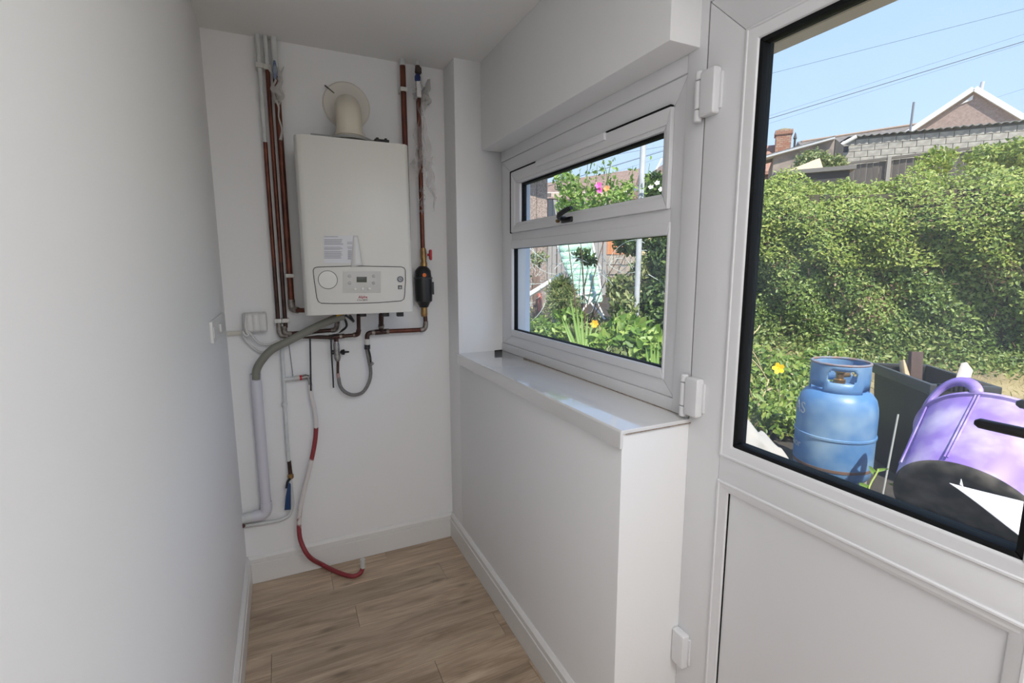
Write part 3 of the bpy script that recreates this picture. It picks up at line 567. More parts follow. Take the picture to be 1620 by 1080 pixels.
seg(t, 'collar', [(581, 545, -0.05), (581, 552, -0.05)], 0.0135, BLACK); seg(t, 'nut', [(581, 536, -0.05), (581, 545, -0.05)], 0.0115, CLIPW)
seg(t, 'cap_strap', [(583, 551, -0.06), (586, 563, -0.062), (587, 573, -0.062)], 0.0035, BLACK, n=8, smooth=4)
b = MB(); b.lathe([(0.007, 0), (0.008, 0.003), (0.008, 0.016), (0, 0.018)], pz(586, 577, -0.062), (0.7, -0.3, 0.6), n=12); b.build('blank_cap', CHROME, t)
# copper run to the filter on the right
t = thing('pipe_run', 'copper run below the boiler linking filling loop, tee and black filter', 'pipe', pz(625, 524, -0.05))
seg(t, 'elbow', [(581, 538, -0.05), (581, 531, -0.05), (583.5, 527, -0.05), (590, 525.5, -0.05)], 0.0105, COPPERD, smooth=4)
seg(t, 'solder_ring', [(588, 525.7, -0.05), (593, 525.2, -0.05)], 0.0115, SOLDER)
seg(t, 'tee', [(593, 525.5, -0.05), (613, 524, -0.05)], 0.0128, COPPERD); seg(t, 'tee_branch', [(603, 526, -0.05), (603, 497, -0.10)], [0.0105, 0.0112], COPPERD)
seg(t, 'solder_ring', [(603, 517, -0.068), (603, 514, -0.073)], 0.0135, SOLDER); seg(t, 'solder_ring', [(611, 524.2, -0.05), (615, 523.9, -0.05)], 0.0135, SOLDER)
seg(t, 'pipe_length', [(613, 524, -0.05), (668, 521.5, -0.05)], 0.0105, COPPER)
seg(t, 'elbow', [(665, 521.8, -0.05), (670.5, 520.5, -0.05), (673, 516, -0.05), (673.3, 508, -0.05)], 0.0125, SOLDER, smooth=4)
seg(t, 'pipe_length', [(673.3, 512, -0.05), (672.5, 496, -0.05)], 0.0105, COPPERD)
# magnetic filter
t = thing('magnetic_filter', 'black canister filter with orange dot and brass unions right of the boiler', 'filter', pz(671, 500, -0.05))
seg(t, 'union_nut', [(671.5, 500, -0.05), (671, 496, -0.05), (671, 484, -0.05)], [0.015, 0.017, 0.015], BRASS, n=8)
fp = [(pz(670.5, v, -0.06), r) for v, r in ((486, 0.020), (479, 0.030), (476, 0.040), (463, 0.042), (444, 0.042), (440, 0.042), (436, 0.039), (428, 0.037), (424, 0.028), (421, 0.018))]
b = MB(); fx_, fy_ = fp[4][0][0]-0.001, -0.052
b.lathe([(r, p[2]-fp[0][0][2]) for p, r in fp], (fx_, fy_, fp[0][0][2]), n=28); fb = b.build('canister', BLACK, t)
b = MB(); b.lathe([(0.0425, 0), (0.0445, 0.002), (0.0445, 0.006), (0.0425, 0.008)], (fx_, fy_, pz(670, 441, -0.06)[2]), n=28); b.build('clamp_ring', mat('filter_grey', (0.035, 0.037, 0.04), 0.3), fb)
b = MB(); b.lathe([(0.009, 0), (0.009, 0.003), (0, 0.004)], (fx_-0.004, fy_-0.038, pz(668, 435, -0.09)[2]), (0, -1, 0), n=18); b.build('orange_dot', mat('orange_dot', (0.85, 0.16, 0.01), 0.4), fb)
b = MB(); b.box((fx_+0.036, fy_-0.010, pz(670, 466, -0.06)[2]), (fx_+0.050, fy_+0.010, pz(670, 446, -0.06)[2])); b.build('clip', mat('filter_grey', (0.035, 0.037, 0.04), 0.3), fb, bev=0.002)
seg(t, 'valve_body', [(670.5, 423, -0.05), (670.5, 416, -0.05), (670.5, 413, -0.05), (670, 407, -0.05), (669.5, 396, -0.05), (669, 392, -0.05)], [0.016, 0.016, 0.012, 0.0145, 0.0145, 0.012], BRASS, n=14)
vh = pz(676, 403, -0.055); b = MB()
b.tube([vh, vh+np.array((0.012, -0.004, 0))], 0.006, n=8); b.obox(vh+np.array((0.014, -0.005, 0)), ((1, 0, 0), (0, 1, 0), (0, 0, 1)), (0.005, 0.010, 0.020))
for sz in (-1, 1): b.lathe([(0.004, -0.006), (0.010, -0.004), (0.010, 0.004), (0.004, 0.006)], vh+np.array((0.015, -0.005, 0.015*sz)), (1, 0, 0), n=12)
b.build('red_handle', REDP, t, bev=0.0)
# copper up to the ceiling, clear film wrapped
pr, xr = vline('copper_pipe', 'copper pipe above the black filter, wrapped in torn clear film', 667, 330, -0.05, pz(669, 393, -0.05)[2], 0.0105, [PIPEW, COPPER, COPPER], [PY(660, 104, -0.05)[2], PY(665, 250, -0.05)[2]])
rag('torn_film', 665, 165, 672, 262, 0.022, 0.090, FILM, pr, y=-0.066, seed=5, nu=10, nv=16, amp=0.010)
rag('torn_film', 664, 232, 663, 275, 0.030, 0.070, FILM, pr, y=-0.07, seed=9, nu=8, nv=8, amp=0.012)
rag('torn_film', 668, 298, 668, 336, 0.020, 0.026, FILM, pr, y=-0.066, seed=11)
rag('torn_film', 676, 250, 688, 330, 0.06, 0.004, FILM, pr, y=-0.03, seed=12)
b = MB(); b.lathe([(0.010, 0), (0.016, 0.006), (0.014, 0.026), (0.006, 0.034)], PY(661.5, 117, -0.07), (0.05, 0, 1), n=12); b.build('stop_valve', mat('brown_plastic', (0.055, 0.035, 0.03), 0.5), pr)
b = MB(); b.lathe([(0.008, 0), (0.013, 0.005), (0.014, 0.02), (0.008, 0.03)], PY(660.5, 129, -0.074), (0.05, 0, 1), n=12); b.build('blue_cap', mat('dark_blue', (0.02, 0.04, 0.14), 0.4), pr)
c = PY(662.5, 141, -0.075); b = MB(); b.box(c+np.array((-0.010, -0.006, -0.034)), c+np.array((0.010, 0.010, 0.034))); b.build('white_tag', mat('tag_white', (0.80, 0.79, 0.77), 0.5), pr, bev=0.003)
rag('bunched_film', 670, 133, 672, 166, 0.05, 0.05, FILMW, pr, y=-0.062, seed=21, nu=12, nv=10, amp=0.020, jag=0.5)
rag('bunched_film', 657, 143, 658, 156, 0.018, 0.012, FILMW, pr, y=-0.064, seed=23)
p5, x5 = vline('copper_pipe', 'bright copper pipe with a white clip going behind the boiler top right', 640, 200, -0.04, 1.55, 0.0125, [PIPEW, COPPER], [PY(637, 104, -0.04)[2]])
c = PY(638.5, 142, -0.04); b = MB(); b.box((x5-0.016, 0, c[2]-0.009), (x5+0.016, -0.054, c[2]+0.009)); b.build('pipe_clip', CLIPW, p5, bev=0.003)

# condensate hose and waste pipe
t = thing('condensate_hose', 'thick olive grey hose from under the boiler into the white waste pipe', 'hose', pz(404, 592, -0.05))
b = MB(); b.tube([PY(545, 499, -0.12), PY(522, 507, -0.11), PY(490, 522, -0.10), PY(455, 540, -0.085), PY(430, 553, -0.075), PY(414, 570, -0.06), PY(406, 585, -0.05), PY(405, 600, -0.048)], 0.0165, n=16, smooth=6); b.build('hose', mat('olive_grey_hose', (0.235, 0.235, 0.20), 0.5), t, angle=60)
t = thing('waste_pipe', 'white plastic waste pipe with an elbow, low in the back left corner', 'pipe', pz(425, 800, -0.035))
xw = PY(413, 700, -0.036)[0]; zt_ = PY(405, 591, -0.036)[2]; zb_ = PY(425, 812, -0.036)[2]
WASTE = mat('waste_white', (0.68, 0.67, 0.73), 0.4)
b = MB(); b.lathe([(0.0215, 0), (0.0215, zt_-zb_-0.03), (0.0195, zt_-zb_-0.03), (0.0195, 0)], (xw, -0.036, zb_+0.03), n=24, closed=True); b.build('upright', WASTE, t, angle=50)
b = MB(); b.tube([(xw, -0.036, zb_+0.055), (xw, -0.036, zb_+0.03), (xw-0.004, -0.036, zb_+0.013), (xw-0.015, -0.036, zb_+0.003), (xw-0.03, -0.036, zb_), (xw-0.055, -0.036, zb_)], 0.0240, n=22, smooth=4); b.build('elbow', WASTE, t, angle=60)
b = MB(); b.tube([(xw-0.05, -0.036, zb_), (0.0, -0.036, zb_-0.002)], 0.0215, n=22); b.build('horizontal_pipe', PIPEW, t, angle=60)
b = MB(); b.tube([(0.002, -0.044, zb_-0.030), (0.004, -0.05, zb_-0.030)], 0.008, n=12); b.build('wall_hole', mat('hole_brown', (0.10, 0.05, 0.045), 0.8), t)
# thin white pipe
t = thing('thin_pipe', 'thin white painted pipe curving into the left wall below the waste pipe', 'pipe', pz(460, 770, -0.02))
b = MB(); b.tube([PY(446, 512, -0.02), PY(446.5, 560, -0.02), PY(449, 600, -0.02), PY(453, 680, -0.02), PY(458, 745, -0.02), PY(461, 775, -0.02), PY(463, 798, -0.02), PY(459, 812, -0.02), PY(449, 820, -0.02), PY(430, 825, -0.02), PY(383, 832, -0.02)], 0.0078, n=12, smooth=5); b.build('pipe_length', PIPEW, t, angle=60)
b = MB(); b.lathe([(0.009, 0), (0.0115, 0.003), (0.0115, 0.014), (0.009, 0.017)], PY(450.5, 642, -0.02), n=14); b.build('coupling', PIPEW, t)
b = MB(); b.lathe([(0.0085, 0), (0.0095, 0.006), (0.0085, 0.07)], PY(459.5, 752, -0.021), (-0.02, 0, 1), n=12); b.build('bare_length', COPPERD, t)
b = MB(); b.lathe([(0.009, 0), (0.013, 0.004), (0.013, 0.020), (0.009, 0.024)], PY(460, 757, -0.022), n=10); b.build('compression_nut', BRASS, t)
tg = [PY(u, v, -0.045) for u, v in ((456, 762), (460, 765), (460, 805), (450, 806), (452, 785))]
b = MB(); b.prism(tg, (0, -0.006, 0)); b.build('blue_lever', mat('blue_lever', (0.012, 0.05, 0.15), 0.45), t, bev=0.001)
c = PY(455.5, 761, -0.035); b = MB(); b.tube([PY(459, 757, -0.03), PY(455, 762, -0.04), PY(453.5, 772, -0.045)], 0.006, n=8, smooth=3); b.build('lever_stem', BLACK, t)
# drain cock with painted branch
t = thing('drain_cock', 'white branch with red-collared grey drain cock above the red hose', 'valve', pz(465, 599, -0.025))
seg(t, 'branch', [(449, 600, -0.02), (466, 598.5, -0.024)], 0.0098, PIPEW); seg(t, 'compression_nut', [(466, 598.5, -0.025), (474, 597.5, -0.025)], 0.0128, CLIPW, n=6)
seg(t, 'red_collar', [(474, 597.5, -0.025), (478, 597, -0.025)], 0.0118, REDP); seg(t, 'cock_body', [(478, 597, -0.025), (484, 596, -0.027), (489, 596, -0.03)], [0.012, 0.013, 0.008], CHROME)
seg(t, 'spout', [(487, 597, -0.03), (490, 603, -0.034), (491, 610, -0.036)], 0.0075, CHROME, smooth=3)
# paint-spattered drain hose
def hose_mat():
    m = bpy.data.materials.new('red_hose_with_paint'); m.use_nodes = True; t = m.node_tree; p = t.nodes['Principled BSDF']; N = t.nodes.new; K = t.links.new
    tc = N('ShaderNodeTexCoord'); n = N('ShaderNodeTexNoise'); n.inputs['Scale'].default_value = 45; n.inputs['Detail'].default_value = 5; K(tc.outputs['Object'], n.inputs['Vector'])
    s = N('ShaderNodeSeparateXYZ'); K(tc.outputs['Object'], s.inputs[0])
    cr = N('ShaderNodeValToRGB'); mr = N('ShaderNodeMapRange'); mr.inputs[1].default_value = 0.0; mr.inputs[2].default_value = 1.0; K(s.outputs['Z'], mr.inputs[0]); K(mr.outputs[0], cr.inputs[0])
    e = cr.color_ramp.elements; e[0].position = 0.0; e[0].color = (0, 0, 0, 1); e[1].position = 1.0; e[1].color = (1, 1, 1, 1)
    for q, c in ((0.24, 0.05), (0.27, 0.5), (0.34, 0.62), (0.37, 0.9), (0.545, 0.9), (0.57, 0.1), (0.70, 0.1), (0.715, 0.95)): k = e.new(q); k.color = (c, c, c, 1)
    ad = N('ShaderNodeMath'); ad.operation = 'ADD'; K(cr.outputs[0], ad.inputs[0]); K(n.outputs[0], ad.inputs[1])
    st = N('ShaderNodeMapRange'); st.inputs[1].default_value = 0.82; st.inputs[2].default_value = 1.05; K(ad.outputs[0], st.inputs[0])
    mx = N('ShaderNodeMix'); mx.data_type = 'RGBA'; mx.inputs[6].default_value = (0.27, 0.035, 0.045, 1); mx.inputs[7].default_value = (0.72, 0.68, 0.66, 1); K(st.outputs[0], mx.inputs[0]); K(mx.outputs[2], p.inputs['Base Color']); p.inputs['Roughness'].default_value = 0.45; return m
hp = [PY(491, 608, -0.036), PY(492.5, 625, -0.04), PY(497, 645, -0.04), PY(500, 672, -0.04), PY(498, 700, -0.045), PY(491, 735, -0.05), PY(481, 775, -0.055), PY(475, 805, -0.06), PY(473, 832, -0.065), PY(476, 856, -0.08), PY(489, 880, -0.10)]
hp += [PZ(510, 893, 0.02), PZ(535, 905, 0.012), PZ(557, 911, 0.010), PZ(570, 906, 0.012), PY(574, 897, PZ(572, 905, 0.012)[1]+0.002), PY(573.5, 884, PZ(572, 905, 0.012)[1]+0.002)]
t = thing('drain_hose', 'red rubber drain hose smeared with white paint, its end curling up from the floor', 'hose', (hp[11][0], hp[11][1], 0))
b = MB(); b.tube(hp[:-1], 0.0100, n=14, smooth=6); b.build('hose', hose_mat(), t, angle=60)
b = MB(); b.tube([hp[-2]-(hp[-1]-hp[-2])*0.05, hp[-1]], 0.0112, n=14); b.build('hose_end', mat('hose_end_grey', (0.62, 0.63, 0.60), 0.5), t, angle=60)
# cables
t = thing('black_cable', 'thin black cable hanging straight down to the top of the red hose', 'cable', pz(492, 617, -0.05)); seg(t, 'cable_length', [(490.5, 533, -0.045), (491, 560, -0.048), (491.5, 590, -0.05), (492, 618, -0.052)], 0.0036, BLACK, n=8, smooth=3)
t = thing('black_cable', 'thin black cable tail hanging loose left of the filling valve', 'cable', pz(528, 613, -0.05)); seg(t, 'cable_length', [(523.5, 531, -0.055), (524.5, 560, -0.055), (526.5, 590, -0.052), (527.5, 613, -0.05)], 0.0033, BLACK, n=8, smooth=3)
t = thing('black_cable', 'black flex looping down and back under the boiler bottom', 'cable', pz(545, 520, -0.08)); seg(t, 'cable_length', [(542, 498, -0.12), (547, 508, -0.11), (548, 516, -0.10), (542, 522, -0.08), (532, 527, -0.065), (524, 532, -0.058)], 0.0050, BLACK, n=8, smooth=5)
seg(t, 'cable_tail', [(546, 498, -0.12), (553, 503, -0.12), (560, 509, -0.12)], 0.0045, BLACK, n=8); seg(t, 'cable_tail', [(553, 498, -0.12), (557, 503, -0.12), (560, 509, -0.12)], 0.0045, BLACK, n=8)
t = thing('white_cable', 'white flex curving down from the boiler bottom behind the grey hose', 'cable', pz(530, 528, -0.08)); seg(t, 'cable_length', [(538, 497, -0.12), (541, 508, -0.11), (540, 518, -0.10), (535, 525, -0.08), (528, 527, -0.07), (500, 529, -0.055), (470, 533, -0.05)], 0.0036, PIPEW, n=8, smooth=5)
t = thing('thin_wire', 'grey capillary wire behind the hose running down to the drain cock', 'cable', pz(464, 597, -0.02)); seg(t, 'cable_length', [(456, 540, -0.03), (458, 552, -0.025), (461, 575, -0.022), (464, 600, -0.02)], 0.0018, mat('grey_wire', (0.16, 0.16, 0.17), 0.5), n=6, smooth=3)

# junction box, trunking, cables, switch
JB = mat('white_box', (0.74, 0.735, 0.72), 0.45)
c0 = PY(385, 527, -0.05); c1 = PY(421, 494, -0.05)
t = thing('junction_box', 'white moulded junction box on the back wall left of the pipes', 'box', ((c0[0]+c1[0])/2, 0, c0[2]))
b = MB(); b.box((c0[0], 0, c0[2]), (c1[0], -0.042, c1[2])); jb = b.build('box_body', JB, t, bev=0.010, seg=4)
b = MB()
b.grid(lambda s, q: (c0[0]+0.010+(c1[0]-c0[0]-0.012)*s, -0.046-0.006*abs(math.sin(3*math.pi*s))-0.004*math.sin(math.pi*q), c0[2]+0.002+(c1[2]-c0[2]-0.004)*q), 24, 6); b.build('ribbed_cover', JB, t, solid=0.004)
b = MB(); k0 = PY(358, 530, -0.01); k1 = PY(384, 524, -0.01); b.box((0.0, 0, k0[2]-0.003), (c0[0]+0.004, -0.014, k1[2]+0.002)); b.build('trunking', mat('cream_trunking', (0.68, 0.66, 0.58), 0.5), t, bev=0.002)
for pts in ([(389, 500, -0.06), (388, 515, -0.06), (391, 526, -0.055), (396, 529, -0.05)], [(383, 529, -0.03), (392, 524, -0.055), (398, 530, -0.055), (404, 529, -0.04)], [(384, 524, -0.05), (389, 531, -0.055), (396, 527, -0.05)]):
    seg(t, 'cable_tangle', pts, 0.0042, JB, n=8, smooth=5)
t = thing('white_cable', 'white cable sagging from the junction box to the copper pipes', 'cable', pz(418, 545, -0.03)); seg(t, 'cable_length', [(395, 529, -0.045), (402, 535, -0.04), (411, 543, -0.03), (424, 545, -0.025), (433, 542, -0.022), (441, 538, -0.02)], 0.0045, JB, n=8, smooth=5)
t = thing('white_cable', 'white cable dropping lowest from the junction box behind the olive hose', 'cable', pz(408, 555, -0.03)); seg(t, 'cable_length', [(383, 529, -0.035), (391, 540, -0.03), (400, 549, -0.025), (410, 556, -0.02), (422, 558, -0.018)], 0.0045, JB, n=8, smooth=5)
s0, s1 = PX(332, 508, 0.0), PX(350, 530, 0.0)
t = thing('switch_plate', 'white fused switch plate on the left wall near the back corner', 'switch', (0, (s0[1]+s1[1])/2, s1[2]))
ya, yb = PX(331, 520, 0)[1], PX(352, 515, 0)[1]; za, zb = PX(336, 541, 0)[2], PX(336, 505, 0)[2]
b = MB(); b.box((0, ya, za), (0.010, yb, zb)); sp_ = b.build('plate', JB, t, bev=0.003); ym = (ya+yb)/2; zm = (za+zb)/2
b = MB(); b.box((0.009, ym-0.010, zm-0.018), (0.016, ym+0.010, zm+0.010)); b.build('rocker', JB, sp_, bev=0.002)
b = MB(); b.box((0.009, ya+0.012, zm-0.020), (0.012, ya+0.030, zm+0.016)); b.build('fuse_carrier', JB, sp_, bev=0.002)
# unseen panel added on the ceiling to carry the fill light
t = thing('added_fill_panel', 'unseen flat white panel added behind the camera to carry the fill light', 'lamp', (FILL_POS[0], FILL_POS[1], H))
b = MB(); b.box((FILL_POS[0]-0.45, FILL_POS[1]-0.7, H), (FILL_POS[0]+0.45, FILL_POS[1]+0.7, H-0.06)); b.build('fill_panel_body', UPVC, t, bev=0.005)

# ================================================================== outside
PATH = mat('concrete_path', (0.30, 0.29, 0.27), 0.85, col2=(0.20, 0.19, 0.18), scale=5, bump=0.3)
b = MB(); b.box((XO, 3.0, -0.14), (1.92, -8, -0.06)); struct(b.build('path', PATH, smooth=False))
b = MB(); b.box((1.84, 3.0, -0.1), (1.99, -8, 0.425)); struct(b.build('retaining_wall', mat('old_render', (0.30, 0.28, 0.25), 0.9, col2=(0.18, 0.17, 0.16), scale=7, bump=0.4), bev=0.01))
def gz(x, y):
    rx, ry = x-CAM[0], y-CAM[1]; far = max(0.0, 0.546*0 + (rx*0.838+ry*0.546)-4.6)
    return 0.43 + 0.10*max(0.0, min(y, 9)-0.9)*(1 if y > 0.9 else 0) + 0.012*math.sin(3.1*x+1.3*y)*min(1, max(0, x-3)) + 0.13*max(0, min(far, 60)-3.0)
def ground_mat():
    m = bpy.data.materials.new('garden_soil_and_dry_grass'); m.use_nodes = True; t = m.node_tree; p = t.nodes['Principled BSDF']; N = t.nodes.new; K = t.links.new
    tc = N('ShaderNodeTexCoord'); n = N('ShaderNodeTexNoise'); n.inputs['Scale'].default_value = 1.2; n.inputs['Detail'].default_value = 6; K(tc.outputs['Object'], n.inputs['Vector'])
    cr = N('ShaderNodeValToRGB'); K(n.outputs[0], cr.inputs[0]); e = cr.color_ramp.elements
    e[0].position = 0.30; e[0].color = (0.20, 0.16, 0.10, 1); e[1].position = 0.62; e[1].color = (0.42, 0.33, 0.17, 1); k = e.new(0.45); k.color = (0.32, 0.25, 0.12, 1)
    n2 = N('ShaderNodeTexNoise'); n2.inputs['Scale'].default_value = 55; n2.inputs['Detail'].default_value = 4; K(tc.outputs['Object'], n2.inputs['Vector'])
    mr = N('ShaderNodeMapRange'); mr.inputs[1].default_value = 0.3; mr.inputs[2].default_value = 0.7; mr.inputs[3].default_value = 0.7; mr.inputs[4].default_value = 1.25; K(n2.outputs[0], mr.inputs[0])
    sx = N('ShaderNodeSeparateXYZ'); K(tc.outputs['Object'], sx.inputs[0]); ax_ = N('ShaderNodeMath'); ax_.operation = 'MULTIPLY_ADD'; ax_.inputs[1].default_value = 0.9; K(n.outputs[0], ax_.inputs[0]); K(sx.outputs[0], ax_.inputs[2])
    ay_ = N('ShaderNodeMath'); ay_.operation = 'MULTIPLY_ADD'; ay_.inputs[1].default_value = -0.55; K(sx.outputs[1], ay_.inputs[0]); K(ax_.outputs[0], ay_.inputs[2])
    bd = N('ShaderNodeMapRange'); bd.inputs[1].default_value = 3.9; bd.inputs[2].default_value = 4.5; K(ay_.outputs[0], bd.inputs[0]); so_ = N('ShaderNodeMix'); so_.data_type = 'RGBA'; so_.inputs[6].default_value = (0.05, 0.042, 0.034, 1); K(bd.outputs[0], so_.inputs[0]); K(cr.outputs[0], so_.inputs[7])
    sc = N('ShaderNodeVectorMath'); sc.operation = 'SCALE'; K(so_.outputs[2], sc.inputs[0]); K(mr.outputs[0], sc.inputs['Scale']); K(sc.outputs[0], p.inputs['Base Color']); p.inputs['Roughness'].default_value = 0.95
    bu = N('ShaderNodeBump'); bu.inputs['Strength'].default_value = 0.6; K(n2.outputs[0], bu.inputs['Height']); K(bu.outputs[0], p.inputs['Normal']); return m
b = MB(); NX, NY = 90, 90
def gfn(s, t):
    x = 1.99 + 60*s**2.2; y = -12 + 14*(t/0.4) if t < 0.4 else 2 + 50*((t-0.4)/0.6)**1.8
    return (x, y, gz(x, y))
b.grid(gfn, NX, NY); struct(b.build('ground', ground_mat(), angle=180))

# ---- hedge
HA = np.array([CAM[0]+5.129*1.03, CAM[1]+4.038*1.03]); HD = np.array([0.546, -0.838]); HD /= np.linalg.norm(HD); HN = np.array([-HD[1]*-1, HD[0]*-1]); HN = np.array([HD[1], -HD[0]])  # towards the house
LEAF_HEDGE = leaf_mat('privet_leaf', [(0.0, (0.07, 0.12, 0.03)), (0.25, (0.14, 0.23, 0.05)), (0.6, (0.26, 0.36, 0.085)), (0.85, (0.40, 0.48, 0.14)), (0.91, (0.33, 0.22, 0.13)), (1.0, (0.28, 0.17, 0.11))])
LEAF_TIP = leaf_mat('privet_new_growth', [(0.0, (0.18, 0.27, 0.05)), (0.6, (0.32, 0.40, 0.07)), (1.0, (0.46, 0.49, 0.13))])
TWIG = mat('brown_twig', (0.14, 0.085, 0.055), 0.85)
def lump(s, z): return 0.10*math.sin(2.3*s+1.1*z)+0.07*math.sin(5.1*s-3.3*z+1)+0.05*math.sin(9.3*s+7.1*z)+0.03*math.sin(17*s-13*z)
def hedge(name, label, s0, s1, hz, n, ntip, gap=0.0):
    P0 = HA+HD*s0; g0 = gz(*P0); t = thing(name, label, 'hedge', (P0[0], P0[1], g0))
    s = RNG.uniform(s0, s1, n); q = RNG.uniform(0, 1, n); pts = np.empty((n, 3)); nr = np.empty((n, 3)); rv = RNG.uniform(0, 0.93, n)
    for i in range(n):
        g = gz(*(HA+HD*s[i])); z = q[i]*hz; back = 0.0 if q[i] < 0.74 else 1.9*hz*(q[i]-0.74)
        d = lump(s[i], z)-back-abs(RNG.normal(0, 0.06)); p = HA+HD*s[i]+HN*d
        pts[i] = (p[0], p[1], g+z+0.05*math.sin(3*s[i])*q[i]); nr[i] = (HN[0], HN[1], 0.35+1.0*(q[i] > 0.74))
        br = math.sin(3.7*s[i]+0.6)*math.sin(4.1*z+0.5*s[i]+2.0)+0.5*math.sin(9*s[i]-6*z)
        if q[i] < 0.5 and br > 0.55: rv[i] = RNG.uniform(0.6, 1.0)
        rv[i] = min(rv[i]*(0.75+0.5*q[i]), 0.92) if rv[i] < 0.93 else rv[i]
    leaf_mesh('foliage', pts, nr, 0.044, LEAF_HEDGE, t, spread=0.75, aspect=0.55, rnd=rv)['kind'] = 'stuff'
    s = RNG.uniform(s0, s1, ntip); pts = np.empty((ntip, 3)); nr = np.tile(np.array([HN[0], HN[1], 1.2]), (ntip, 1))
    for i in range(ntip):
        k = 1.0-0.5*RNG.uniform(0, 1)**1.5; g = gz(*(HA+HD*s[i])); p = HA+HD*s[i]+HN*(lump(s[i], k*hz)-1.9*hz*max(0, k-0.74)+0.03)
        sp = max(0, math.sin(7*s[i])*math.sin(2.9*s[i]+1)+0.2)
        pts[i] = (p[0], p[1], g+k*hz+RNG.uniform(0, 0.08+0.14*sp)*(k > 0.74))
    leaf_mesh('new_growth', pts, nr, 0.044, LEAF_TIP, t, spread=0.8, aspect=0.5)['kind'] = 'stuff'
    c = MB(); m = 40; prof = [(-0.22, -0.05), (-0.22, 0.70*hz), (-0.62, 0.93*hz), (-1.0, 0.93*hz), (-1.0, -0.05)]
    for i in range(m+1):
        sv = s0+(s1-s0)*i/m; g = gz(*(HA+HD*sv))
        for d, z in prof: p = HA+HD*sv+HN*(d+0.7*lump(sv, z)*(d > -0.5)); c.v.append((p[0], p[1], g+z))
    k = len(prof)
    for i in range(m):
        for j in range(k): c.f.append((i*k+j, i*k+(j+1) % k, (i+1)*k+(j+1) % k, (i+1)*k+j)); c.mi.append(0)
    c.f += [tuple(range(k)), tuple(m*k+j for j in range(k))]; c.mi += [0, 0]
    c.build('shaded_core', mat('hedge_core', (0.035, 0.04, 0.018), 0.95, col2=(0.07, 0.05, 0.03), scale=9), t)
    tw = MB()
    for i in range(int(110*(s1-s0))):
        sv = RNG.uniform(s0, s1); z = RNG.uniform(0.05, 0.75)*hz; p = HA+HD*sv+HN*(lump(sv, z)-0.08); g = gz(*p); d = RNG.normal(0, 1, 3)*np.array([0.10, 0.10, 0.13]); a = np.array([p[0], p[1], g+z])
        tw.tube([a, a+d*0.5+np.array([HN[0], HN[1], 0])*0.06, a+d], 0.0035, n=4, caps=False)
    tw.build('twigs', TWIG, t)['kind'] = 'stuff'
    return t
hedge('hedge', 'tall clipped green hedge with brown twiggy patches across the garden', -1.3, 5.2, 1.97, 92000, 27000)

# ---- far houses, sheds, walls. Local wall frame: along HD (runs right and nearer), normal HN towards the house
HD3 = np.array([HD[0], HD[1], 0]); HN3 = np.array([HN[0], HN[1], 0])
UPV = np.array([0, 0, 1.0])
SLATE = mat('grey_slate_roof', (0.19, 0.165, 0.15), 0.8, col2=(0.13, 0.115, 0.11), scale=3)
def tile_mat(name, c1, c2, sx=9.0):
    m = bpy.data.materials.new(name); m.use_nodes = True; t = m.node_tree; p = t.nodes['Principled BSDF']; N = t.nodes.new; K = t.links.new
    tc = N('ShaderNodeTexCoord'); br = N('ShaderNodeTexBrick'); K(tc.outputs['UV'], br.inputs['Vector']); br.inputs['Color1'].default_value = (*c1, 1); br.inputs['Color2'].default_value = (*c2, 1)
    br.inputs['Mortar'].default_value = (c1[0]*0.45, c1[1]*0.45, c1[2]*0.45, 1); br.inputs['Scale'].default_value = sx; br.inputs['Mortar Size'].default_value = 0.03; br.inputs['Brick Width'].default_value = 0.8; br.inputs['Row Height'].default_value = 0.35
    K(br.outputs['Color'], p.inputs['Base Color']); p.inputs['Roughness'].default_value = 0.85; return m
PEBBLE = mat('pebbledash', (0.42, 0.33, 0.28), 0.95, col2=(0.24, 0.18, 0.155), scale=38, bump=0.5, bscale=50, lo=0.42, hi=0.58)
PEBFAR = mat('far_pebbledash', (0.40, 0.30, 0.26), 0.95, col2=(0.30, 0.22, 0.19), scale=9)
WHITEP = mat('white_paint_outside', (0.80, 0.79, 0.78), 0.5)
def uvq(o, sc=1.0):      # box-like uv from local position (for roofs)
    me = o.data; uv = me.uv_layers.new(name='UVMap')
    for pl in me.polygons:
        n = np.array(pl.normal); a = np.cross(n, UPV); a = a/np.linalg.norm(a) if np.linalg.norm(a) > 1e-4 else np.array([1.0, 0, 0]); c = np.cross(a, n)
        for li in pl.loop_indices: v = np.array(me.vertices[me.loops[li].vertex_index].co); uv.data[li].uv = ((v@a)*sc, (v@c)*sc)
    return o
TILE = tile_mat('brown_roof_tiles', (0.30, 0.205, 0.165), (0.24, 0.165, 0.135), 2.0)

# gable house
ZG = 30.0
ap = D(1541, 142, ZG); GD = np.cross(ap-CAM, np.array([0, 0, 1.0])); GD = GD if GD@R_ > 0 else -GD; GD /= np.linalg.norm(GD); GN = np.array([GD[1], -GD[0], 0]); GN = GN if GN@(CAM-ap) > 0 else -GN
def planept(u, v, P, n): q = ray(u, v); return CAM+q*(((P-CAM)@n)/(q@n))
gl_, gr_ = planept(1440, 209, ap, GN), planept(1640, 201, ap, GN)
rise_l = ap[2]-gl_[2]; wl_ = (ap-gl_)@GD; wr_ = (gr_-ap)@GD; sl = rise_l/wl_
t = thing('gable_house', 'pebbledashed house end with white barge boards above the block wall', 'house', (ap[0], ap[1], gz(ap[0], ap[1])))
L5 = ap-GD*5.2-UPV*5.2*sl; R5 = ap+GD*5.2-UPV*5.2*((ap[2]-gr_[2])/wr_); zb0 = 2.0
low = lambda p: np.array([p[0], p[1], zb0])
b = MB(); b.prism([ap, L5, low(L5), low(R5), R5], -GN*6); b.build('gable_wall', PEBFAR, t, smooth=False)
